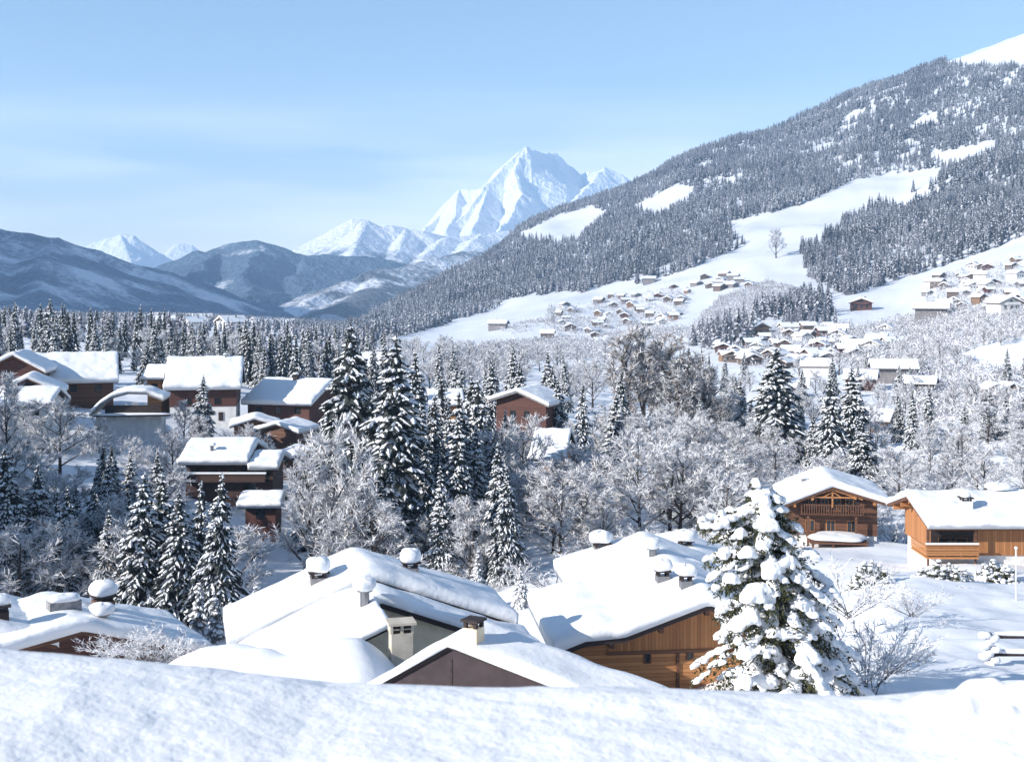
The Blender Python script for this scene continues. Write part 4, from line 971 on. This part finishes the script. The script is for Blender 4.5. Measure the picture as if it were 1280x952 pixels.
h,prof,Dl=eave_house('shed','shed with a frosted grey roof and timber eave among bare trees',(670,537),714,170,6.2,3.0,1.6,.35,ORANGE,54,-10,None,0); h['category']='shed'
hL=empty('chalet',at(646,560,202),R(-24),'dark red gabled chalet peeping out of the trees in the middle','chalet')
prof=[(-5.0,7.4),(0,9.0),(5.4,6.9)]; roof_piece(hL,prof,0,9,.6,GREY,.26,55); walls(hL,prof,1.2,8.2,.9,-2,REDW); window(hL,-1.2,1.2,4.6,1.0,1.2); window(hL,1.2,1.2,4.6,1.0,1.2)
h,prof,Dl=eave_house('chalet','bright snow roof hidden in trees left of the dark red gable',(535,489),578,225,5,2.0,3.5,.6,ORANGE,56,6,None,1)
h,prof,Dl=eave_house('chalet','blue shaded snow roof glimpsed between the twin giants',(430,443),484,300,6,2.6,3.5,.7,BROWN,57,0,None,1)
# arched garage: curved snow roof on a pale retaining wall
hP=empty('garage',at(160,548,172),R(6),'arched snow roof over a dark opening with a pale wall below','garage')
prof=[(-5,3.2),(-3.8,4.6),(-2.2,5.6),(0,6.2),(2.4,6.1),(4.6,5.2)]; roof_piece(hP,prof,0,5,.6,GREY,.25,58)
m=MB(); m.box(-4.4,4.2,1.0,4.8,-2,3.0); m.build('wall',WHITE,hP)
m=MB(); m.box(-3.2,4.0,.9,.998,3.1,4.4); m.build('opening',DARKW,hP)
m=MB(); m.box(-4.6,5.5,-.6,.95,2.98,3.12); l_=m.build('ledge',DARKW,hP)
m=MB(); V,Fc=blob(5,.75,.18,59,14,1); m.mesh([(a+.4,b+.15,c+3.25) for a,b,c in V],Fc); m.build('snow_cover',SNOWROOF,l_,True)
for px,row,Y,yaw,lab,sd in ((345,512,182,-20,'low annex roof rounded with snow between the bright slab and the wide white roof',60),(385,548,172,24,'sloping snow covered annex roof just left of the wide frosted tree',61),(318,505,190,10,'small snow buried annex right of the red chalet',62)):
    q=empty('annex',at(px,row+34,Y),R(yaw),lab,'annex'); prof=[(-3.6,.7),(0,1.8),(3.6,.7)]; roof_piece(q,prof,0,6,.6,DARKW,.2,sd); walls(q,prof,.6,5.4,.6,-2,BROWN)

# --- village chalets farther up: prototypes, copied with their parts
def proto_house(wm, seed, w=5.2, D=11, wall_h=4.2, rise=2.3, base=None, trim=BROWN):
    h=empty('village_chalet',(0,0,0)); prof=[(-w,wall_h),(0,wall_h+rise),(w,wall_h)]
    m=MB(); m.poly_prism([(s,z) for s,z in prof]+[(s,z-.3) for s,z in reversed(prof)],0,D); m.build('roof',trim,h)
    s=MB(); t=.7; N=7; P=[]
    prof3=[(-w-.1,wall_h+.0),(-w-.1,wall_h+.35),(-w+.5,wall_h+t),(-.6,wall_h+rise+t*.86),(0,wall_h+rise+t),(.6,wall_h+rise+t*.86),(w-.5,wall_h+t),(w+.1,wall_h+.35),(w+.1,wall_h)]
    s.poly_prism(prof3+[(0,wall_h+rise+.002)],-.12,D+.12); s.build('snow_cover',SNOWROOF,h)
    walls(h,prof,1.0,D-.8,.9,-3,wm,.3)
    for x,z in ((-2.4,1.2),(0,1.2),(2.4,1.2),(0,3.5)):
        m=MB(); m.box(x-.5,x+.5,.93,.99,z,z+1.2); m.build('window',GLASS,h)
    m=MB(); m.box(-3.3,3.3,.2,.99,2.9,3.0); m.box(-3.3,3.3,.2,.28,3.0,3.8); m.build('balcony',wm,h)
    m=MB(); m.box(1.6,2.3,D*.6-.35,D*.6+.35,wall_h+.5,wall_h+rise+.9); m.build('chimney',GREY,h)
    return h
VBROWN = noise_mat('weathered_timber',(.10,.075,.065),(.17,.13,.11),1.5,.8); VGREY = noise_mat('grey_timber',(.16,.15,.155),(.26,.24,.24),1.5,.8)
PH=[proto_house(VBROWN,1,wall_h=3.2),proto_house(REDW,2,5.6,10,3.4,2.1),proto_house(VORANGE,3,4.8,9,3.4,2.2),proto_house(WHITE,4,5.5,12,3.4,2.4),proto_house(VGREY,5,4.4,12,2.6,1.7,trim=DARKW)]
used=set()
def village(k, px, row, Y, rz, label, group=None, sc=1.0):
    src=PH[k]
    if k in used:
        h=src.copy(); C.objects.link(h)
        for ch in src.children:
            c=ch.copy(); C.objects.link(c); c.parent=h
    else: h=src; used.add(k)
    x=(px-U0)/F*Y; z=gz(x,Y) if row is None else (V0-row)/F*Y
    h.location=(x,Y,z); h.rotation_euler=(0,0,R(rz)); h.scale=(sc,)*3
    for q in ('group',):
        if q in h: del h[q]
    tag(h,label,'chalet',group); return h
def hit_ground(px,row,y0=180,y1=2600):
    ys=np.exp(np.linspace(math.log(y0),math.log(y1),1500)); z=ground((px-U0)/F*ys,ys); r=V0-z*F/ys
    k=np.nonzero(r<=row)[0]; return float(ys[k[0]]) if len(k) else y1
UNIQ=[(1,1077,388,-12,'bright red chalet alone on the white field beside a square grove',1.5),(2,953,420,20,'pale timber chalet among grey trees at the edge of the village',1.3),
      (4,1187,395,70,'long dark roof on the white field near the right edge',1.6),(3,1266,390,10,'pinkish pale chalet block at the right picture edge under trees',1.25),
      (0,1216,352,-25,'brown chalet highest in the right slope hamlet',1.0),(1,1243,360,15,'red chalet right of the highest one in the slope hamlet',1.0),
      (2,1248,497,8,'small pointed chalet below the snowy dome, left of two',.62),(2,1268,497,8,'small pointed chalet below the snowy dome, right of two',.62),
      (4,1146,472,80,'long flat roofed building in front of the grey scrub',1.2),(4,1012,495,75,'flat topped pale building behind the dark spruce pair',1.0),
      (0,1118,540,60,'brown roofed cabin among shrubs right of the dark spruces',.8),(4,1085,437,85,'low dark barn on the white field above the shrubs',1.0),
      (0,1110,432,60,'brown barn with a thick snow roof beside the low dark barn',.9),(4,820,352,80,'dark little barn on the upper meadow',1.2),
      (0,905,362,40,'brown chalet on the bright upper slope near the wood',.9),(0,886,360,-30,'brown chalet left of the one near the wood on the upper slope',.9),
      (4,635,410,75,'long low barn alone at the left end of the white meadow',1.3),(1,1098,487,70,'red roofed lodge behind the shrubs under the village',1.0),
      (4,1172,490,65,'low snow covered shed left of the snowy dome',.9),(3,1040,468,75,'pale house with dark openings under the village',.9)]
for k,px,row,rz,lab,sc in UNIQ:
    village(k,px,None,hit_ground(px,row),rz,lab,sc=sc)
def hamlet(n, poly, label, group, scr=(.7,1.0), mind=9, ks=(0,0,4,4,3,4,0,1,2,3)):
    xs=[p[0] for p in poly]; ys=[p[1] for p in poly]; P=[]; tr=0
    while len(P)<n and tr<n*60:
        tr+=1; px=random.uniform(min(xs),max(xs)); py=random.uniform(min(ys),max(ys))
        if not inside(poly,np.array([px]),np.array([py]))[0]: continue
        Y=hit_ground(px,py); x=(px-U0)/F*Y
        if any((x-a)**2+((Y-b)*.7)**2<(mind)**2 for a,b in P): continue
        P.append((x,Y)); village(random.choice(ks),px,None,Y,random.choice((0,15,-20,70,90,-75,40,-40))+random.uniform(-12,12),label,group,random.uniform(*scr))
hamlet(46,[(690,425),(700,385),(760,372),(860,358),(868,372),(850,400),(780,420),(760,432)],'tiny snow roofed chalet in the hamlet on the white meadow','chalets of the meadow hamlet',(.6,.95),13)
hamlet(58,[(895,450),(900,425),(960,412),(1060,405),(1112,418),(1100,440),(1040,455),(960,462)],'small snow roofed chalet in the tight village under the white fields','chalets of the tight village',(.6,.9),8.5)
hamlet(38,[(1150,372),(1180,340),(1275,325),(1280,385),(1200,395)],'small snow roofed chalet in the hamlet on the right slope','chalets of the right slope hamlet',(.6,.9),11)
hamlet(12,[(870,362),(880,346),(935,346),(940,360)],'tiny dark chalet on the bright upper slope','chalets of the upper slope',(.8,1.0),14,(0,4))
hamlet(26,[(150,402),(260,396),(390,404),(380,418),(200,412)],'tiny chalet in the hazy town on the valley floor at left','chalets of the hazy town',(1.0,1.5),14)
for k in range(5):
    if k not in used: village(k,300+20*k,None,420,30*k,'tiny chalet in the hazy town on the valley floor at left','chalets of the hazy town')

# ------------------------------------------------------------------ snow-laden fir in the right foreground
def laden_fir():
    Y=38.0; base=at(985,868,Y); x,yv=base.x,Y; zb=min(base.z,gz(x,yv)); H=at(950,592,Y).z-zb
    e=empty('laden_fir',(x,yv,zb),0,'bushy fir buried under heavy clumps of snow beside the honey timber gable','tree')
    r=np.random.default_rng(5); lf=MB(); sn=MB(); br=MB()
    zoff=zb
    lean=lambda z: -0.85*(z/H)
    def leafcl(p,rad,n):
        for _ in range(n):
            d=Vector((r.normal(),r.normal(),r.normal()*.7)); d.normalize(); c=p+d*(rad*r.random()**.5)
            ax=(d+Vector((r.normal(),r.normal(),r.normal()-.5))*.7).normalized(); L=r.uniform(.07,.17); s=ax.orthogonal().normalized()
            s=(Matrix.Rotation(r.random()*6.28,3,ax)@s)*r.uniform(.015,.035)
            lf.tri(c-s,c+s,c+ax*L,0); lf.tri(c-s*.6+ax*L*.3,c+ax*L*.4+s*2.2,c+ax*L*.8,0)
    def clump(p,sx,sy,sz,rz=0,droop=0):
        V,Fc=blob(sx,sy,sz,int(r.integers(1e6)),7,0); c,s=math.cos(rz),math.sin(rz); out=[]
        for a,b,cc in V:
            z=cc-droop*(max(0,abs(a)/sx-.2))**2*sx if cc<9 else cc
            out.append((p.x+a*c-b*s,p.y+a*s+b*c,p.z+z))
        sn.mesh(out,Fc)
        for _ in range(4):      # smaller lumps and hanging tongues round the pillow
            a=r.random()*6.28; q=r.uniform(.5,1.0); px_,py_=math.cos(a)*sx*q,math.sin(a)*sy*q; zz=p.z+sz*r.uniform(-.9,.25)-droop*.3*q*sx
            V2,F2=blob(sx*r.uniform(.28,.55),sy*r.uniform(.28,.5),sz*r.uniform(.35,.8),int(r.integers(1e6)),6,0)
            sn.mesh([(p.x+px_*c-py_*s+x2,p.y+px_*s+py_*c+y2,zz+z2) for x2,y2,z2 in V2],F2)
    # whorls of boughs
    nb=0
    for t in range(20):
        f=.03+.94*t/20; z=H*f; L0=(2.45*(1-f)**.85+.24)*(1 if f>.15 else .9)
        k=int(5+6*(1-f)); a0=r.random()*6.28
        for j in range(k):
            ang=a0+6.28*j/k+r.normal()*.2; L=L0*r.uniform(.55,1.28); d=Vector((math.cos(ang),math.sin(ang),0)); p0=Vector((lean(z),0,z))
            br.bar(p0,p0+d*L*.9+Vector((0,0,-.22*L)),.03,.012,4)
            for q in (.35,.55,.75,.9,1.02):
                if q<.5 and L<.8: continue
                p=p0+d*(L*q)+Vector((0,0,.05*L-.40*L*q*q))+Vector((r.normal()*.05,r.normal()*.05,r.normal()*.04))
                leafcl(p-Vector((0,0,.12)),.17+.10*(1-f),24)
            side=Vector((-d.y,d.x,0)); on=r.random()<.86
            for q in np.linspace(.32,1.05,8):
                if r.random()<(.15 if on else .3): on=not on
                if not on: continue
                p=p0+d*(L*q)+Vector((0,0,.07+.05*L-.40*L*q*q))+side*(r.normal()*.07)
                s=(.085+.08*q)*r.uniform(.6,1.45)*(1.1-.3*f)
                V2,F2=blob(s*1.35,s*r.uniform(.9,1.5),s*r.uniform(.42,.7),int(r.integers(1e6)),6,0); c_,s_=math.cos(ang),math.sin(ang); tl=.45*q
                sn.mesh([(p.x+a*c_-b*s_,p.y+a*s_+b*c_,p.z+cc-a*tl-abs(b)*.35) for a,b,cc in V2],F2)
    def loc(px,row,dy=0):
        v=at(px,row,Y+dy); return Vector((v.x-x,dy,v.z-zb))
    BIGC=[(948,738,-1.2,.42,.35,.34,.5),(940,770,-1.3,.24,.22,.36,.2),(915,722,-1.1,.25,.2,.2,.3),(1002,752,-1.0,.32,.25,.22,.4),(935,690,-.9,.27,.22,.24,.3),(960,655,-.8,.3,.25,.3,.3),(955,625,-.4,.22,.2,.3,.1),
          (945,603,0,.14,.13,.2,0),(985,700,-.8,.34,.26,.2,.5),(1010,690,-.5,.3,.25,.18,.5),(900,655,-.6,.24,.2,.17,.4),(882,655,-.5,.16,.15,.18,.2),(925,665,-.6,.2,.18,.2,.3),(905,690,-.8,.2,.18,.2,.3),
          (1035,740,-.4,.36,.28,.2,.5),(1025,780,-.7,.36,.28,.22,.5),(985,790,-1.2,.3,.24,.2,.4),(960,810,-1.2,.26,.22,.18,.3),(1000,840,-1.1,.34,.3,.28,.3),(960,850,-1.2,.3,.26,.3,.3),(1040,830,-.8,.34,.28,.24,.4),(925,800,-1.1,.18,.16,.18,.2)]
    for px,row,dy,sx,sy,sz,dr in BIGC:
        p=loc(px,row,dy); sx*=1.05; sy*=1.05; clump(p,sx,sy,sz*.66,r.uniform(-.3,.3),dr+.25); leafcl(p-Vector((0,-.15,sz*.9)),sx*1.15,90)
    for px,row in ((905,798),(912,842),(925,845),(934,840),(885,690)):    # outer sprigs on the left
        pass
    for px,row,tip in ((878,650,.18),(892,668,.16),(905,652,.2),(886,700,.18),(896,735,.2),(900,765,.18)):   # long boughs reaching out to the left
        p=loc(px,row,-.5); br.bar(p,loc(958,row-22,0),.014,.04,5)
        for q in np.linspace(0,.75,6):
            c_=p.lerp(loc(958,row-22,0),q)+Vector((0,r.normal()*.06,0)); leafcl(c_-Vector((0,0,.12)),.2,34); clump(c_+Vector((0,0,.05)),tip*r.uniform(.6,1.05),tip*r.uniform(.5,.9),tip*r.uniform(.35,.55),0,.4)
    for px,row in ((905,798),(912,842),(925,845),(934,840)):
        p=loc(px,row,-.6); leafcl(p-Vector((-.06,0,.04)),.16,40); clump(p,.11,.09,.07,.2,.3); br.bar(p,loc(965,row-8,0),.012,.02,4)
    T=MB(); T.bar((0,0,-.5),(-.3,0,H*.4),.17,.12,9); T.bar((-.3,0,H*.4),(lean(H),0,H*.98),.12,.02,9); T.build('trunk',BARK,e,True)
    lf.build('crown',NEEDG,e); br.build('boughs',BARK,e); so_=sn.build('snow_clumps',SNOWROOF,e,True)
    rm=so_.modifiers.new('merge','REMESH'); rm.mode='VOXEL'; rm.voxel_size=.032; rm.use_smooth_shade=True
    tx=bpy.data.textures.new('lumps','CLOUDS'); tx.noise_scale=.22; tx.noise_depth=2
    dp=so_.modifiers.new('lumps','DISPLACE'); dp.texture=tx; dp.strength=.13; dp.mid_level=.5
    sm=so_.modifiers.new('soften','SMOOTH'); sm.iterations=2; sm.factor=.5
laden_fir()

# shrubs and small things in the right-hand garden, shrubs by the low chalet
def shrub(px,row,Y,w,h,label,seed,snowy=.6,name='snowy_shrub',dark=True):
    x=(px-U0)/F*Y; z=gz(x,Y) if row is None else (V0-row)/F*Y
    e=empty(name,(x,Y,z-.1),0,label,'shrub'); r=np.random.default_rng(seed); lf=MB(); sn=MB()
    for k in range(int(60*w)):
        a=r.random()*6.28; q=r.random()**.5; px_,py_=math.cos(a)*w*.5*q,math.sin(a)*w*.32*q; zz=h*(1-q*q)*r.uniform(.3,1)
        p=Vector((px_,py_,zz))
        lf.bar((px_*.5,py_*.5,0),p,.018,.008,3,1)
        for _ in range(26):
            d=Vector((r.normal(),r.normal(),r.normal())).normalized(); c=p+d*.18*r.random(); s=d.orthogonal()*r.uniform(.015,.04)
            lf.tri(c-s,c+s,c+d*r.uniform(.08,.2),0)
        if r.random()<snowy:
            V,Fc=blob(r.uniform(.10,.22),r.uniform(.08,.16),r.uniform(.06,.12),int(r.integers(1e6)),5,0); sn.mesh([(a_+p.x,b_+p.y,c_+p.z+.12) for a_,b_,c_ in V],Fc)
    lf.build('foliage',[NEEDG if dark else TWIG,BARK],e); sn.build('snow_clumps',SNOWROOF,e,True); return e
shrub(1178,742,86,5.6,2.2,'wide evergreen shrub heaped with snow below the corner balcony chalet',301,.8)
shrub(1088,742,84,3.4,2.3,'loose snowy shrub left of the wide evergreen one',302,.75)
shrub(1245,728,92,3.6,1.7,'white mounded shrub before the garage doors of the long chalet',303,.95)
def frost_bush(px,row,Y,H,fat,label,k):
    x=(px-U0)/F*Y; z=(V0-row)/F*Y
    o=link('frosted_shrub',BUSH[k]); o.location=(x,Y,z); o.scale=(H/3.4*fat,H/3.4*fat,H/3.4); o.rotation_euler=(0,0,px); return tag(o,label,'shrub')
frost_bush(1082,870,40,2.4,1.2,'twiggy frosted shrub spreading at the right foot of the laden fir',0)
frost_bush(1112,840,44,1.6,1.4,'smaller twiggy frosted shrub right of the laden fir',2)
frost_bush(1140,770,60,1.3,1.7,'thin frosted shrub in the middle of the snowy garden',1)
frost_bush(1060,770,55,2.2,1.3,'frosted shrub in the garden right behind the laden fir',1)
for px,row,Y,H,fat,lab,k in ((150,832,53,1.5,1.6,'frosted shrub in front of the dark gable of the low chalet, left one',0),(190,834,53,1.5,1.6,'frosted shrub in front of the low chalet eave, right one',2),(225,836,55,1.2,1.5,'low frosted shrub at the corner of the low chalet',1)):
    frost_bush(px,row,Y,H,fat,lab,k)
for px,row,Y,H,fat,lab,k in ((1105,722,88,1.0,1.6,'low frosted shrub by the porch of the gabled chalet',2),(1215,752,78,.9,1.5,'low frosted shrub under the wide evergreen one',0),(1180,800,55,.8,1.4,'small frosted shrub poking from the garden snow left of the rail fence',2),(1130,800,56,.9,1.5,'small frosted shrub in the open garden snow behind the laden fir',1),(1250,720,95,1.0,1.4,'frosted shrub by the garage doors of the long chalet',2)):
    frost_bush(px,row,Y,H,fat,lab,k)
# garden rail with a snow heaped post
e=empty('garden_fence',(at(1236,830,47).x,47,gz(at(1236,830,47).x,47)),0,'low timber rail fence with snow heaped post at the right edge','fence')
m=MB(); m.box(-.09,.09,-.09,.09,-.5,1.15); m.build('post',DARKW,e)
m=MB(); m.box(2.6,2.78,-.09,.09,-.5,1.15); m.build('post',DARKW,e)
for z in (.35,1.0):
    m=MB(); m.box(.092,2.598,-.04,.04,z-.05,z+.05); ra=m.build('rail',DARKW,e)
    s=MB(); V,Fc=blob(1.25,.09,.09,401,8,1); s.mesh([(a+1.34,b,c+z+.12) for a,b,c in V],Fc); s.build('snow_cover',SNOWROOF,ra,True)
s=MB()
for k in range(9):
    V,Fc=blob(.16+.03*(k%3),.15,.13,410+k,7,0); s.mesh([(a+random.uniform(-.25,.25),b-.12+random.uniform(-.1,.1),c+.1+random.uniform(0,1.1)) for a,b,c in V] if False else [(a+.22*math.sin(k*2.1),b-.1,c+.05+k*.13) for a,b,c in V],Fc)
s.build('snow_clumps',SNOWROOF,e,True)
e=empty('garden_pole',(at(1270,760,70).x,70,gz(at(1270,760,70).x,70)),0,'thin pale pole standing in the snow near the right edge','pole')
m=MB(); m.bar((0,0,-.5),(0,0,2.8),.05,.04,8); m.build('shaft',WHITE,e)
m=MB(); V,Fc=blob(.09,.09,.08,420,6,1); m.mesh([(a,b,c+2.86) for a,b,c in V],Fc); m.build('snow_cap',SNOWROOF,e,True)

# ------------------------------------------------------------------ air
hz=MB(); hz.box(-7000,7000,-60,10600,-620,1500)
hz=hz.build('haze',bpy.data.materials.new('haze')); tag(hz,'thin blue winter air filling the valley','haze',kind='stuff')
hm=hz.data.materials[0]; hm.use_nodes=True; nt=hm.node_tree; nt.nodes.remove(nt.nodes['Principled BSDF'])
pv=nt.nodes.new('ShaderNodeVolumePrincipled'); pv.inputs['Color'].default_value=(.48,.72,1,1); pv.inputs['Density'].default_value=1.0e-4; pv.inputs['Anisotropy'].default_value=.1
nt.links.new(pv.outputs['Volume'],nt.nodes['Material Output'].inputs['Volume'])

# ------------------------------------------------------------------ light, sky, camera
EL, AZ = R(25), R(207)        # the sun stands left and a little behind the camera; AZ counted from +X towards +Y
sd=Vector((math.cos(EL)*math.cos(AZ), math.cos(EL)*math.sin(AZ), math.sin(EL)))
sun=bpy.data.lights.new('sun','SUN'); sun.energy=4.6; sun.angle=R(.5); sun.color=(1,.94,.87)
so=bpy.data.objects.new('sun',sun); C.objects.link(so); so.rotation_euler=sd.to_track_quat('Z','Y').to_euler()
w=bpy.data.worlds.new('World'); scene.world=w; w.use_nodes=True; nt=w.node_tree; N,L=nt.nodes,nt.links
sky=N.new('ShaderNodeTexSky'); sky.sky_type='NISHITA'; sky.sun_disc=False; sky.sun_elevation=EL; sky.sun_rotation=math.atan2(sd.x,sd.y); sky.altitude=1100; sky.air_density=1.0; sky.dust_density=.15; sky.ozone_density=2.5
tc=N.new('ShaderNodeTexCoord'); mp=N.new('ShaderNodeMapping'); mp.inputs['Scale'].default_value=(1.3,1.3,13); mp.inputs['Rotation'].default_value=(0,R(7),R(20)); L.new(tc.outputs['Generated'],mp.inputs['Vector'])
nz=N.new('ShaderNodeTexNoise'); nz.inputs['Scale'].default_value=1.6; nz.inputs['Detail'].default_value=6; nz.inputs['Roughness'].default_value=.45; nz.inputs['Distortion'].default_value=.3; L.new(mp.outputs['Vector'],nz.inputs['Vector'])
mr=N.new('ShaderNodeMapRange'); L.new(nz.outputs['Fac'],mr.inputs['Value']); mr.inputs['From Min'].default_value=.40; mr.inputs['From Max'].default_value=.66; mr.inputs['To Max'].default_value=.72
sp=N.new('ShaderNodeSeparateXYZ'); L.new(tc.outputs['Generated'],sp.inputs[0])
el=N.new('ShaderNodeMapRange'); L.new(sp.outputs['Z'],el.inputs['Value']); el.inputs['From Min'].default_value=.16; el.inputs['From Max'].default_value=.09
mu=N.new('ShaderNodeMath'); mu.operation='MULTIPLY'; L.new(mr.outputs['Result'],mu.inputs[0]); L.new(el.outputs['Result'],mu.inputs[1])
mx=N.new('ShaderNodeMix'); mx.data_type='RGBA'; L.new(mu.outputs[0],mx.inputs['Factor']); tn=N.new('ShaderNodeMix'); tn.data_type='RGBA'; tn.blend_type='MULTIPLY'; tn.inputs['Factor'].default_value=1; L.new(sky.outputs['Color'],tn.inputs['A']); tn.inputs['B'].default_value=(1.03,.985,.94,1); L.new(tn.outputs['Result'],mx.inputs['A']); mx.inputs['B'].default_value=(9.6,9.7,9.8,1)
vl=N.new('ShaderNodeMapRange'); vl.interpolation_type='SMOOTHSTEP'; L.new(sp.outputs['Z'],vl.inputs['Value']); vl.inputs['From Min'].default_value=.105; vl.inputs['From Max'].default_value=-.02; vl.inputs['To Max'].default_value=.7
vm=N.new('ShaderNodeMix'); vm.data_type='RGBA'; L.new(vl.outputs['Result'],vm.inputs['Factor']); L.new(mx.outputs['Result'],vm.inputs['A']); vm.inputs['B'].default_value=(7.4,7.7,7.8,1)
bg=N['Background']; L.new(vm.outputs['Result'],bg.inputs['Color']); bg.inputs['Strength'].default_value=.112
cam=bpy.data.cameras.new('camera'); co=bpy.data.objects.new('camera',cam); C.objects.link(co); scene.camera=co
co.location=(0,0,0); co.rotation_euler=(R(90),0,0); cam.sensor_width=36; cam.lens=36*F/1280; cam.shift_y=-(476-V0)/1280
cam.clip_start=.1; cam.clip_end=40000
cam.dof.use_dof=True; cam.dof.focus_distance=110; cam.dof.aperture_fstop=3.6
vs=scene.view_settings; vs.view_transform='Standard'; vs.look='None'; vs.gamma=1; vs.exposure=.6; vs.use_curve_mapping=False
scene.cycles.max_bounces=6; scene.cycles.diffuse_bounces=3; scene.cycles.volume_bounces=1; scene.cycles.transparent_max_bounces=4
scene.cycles.use_denoising=True
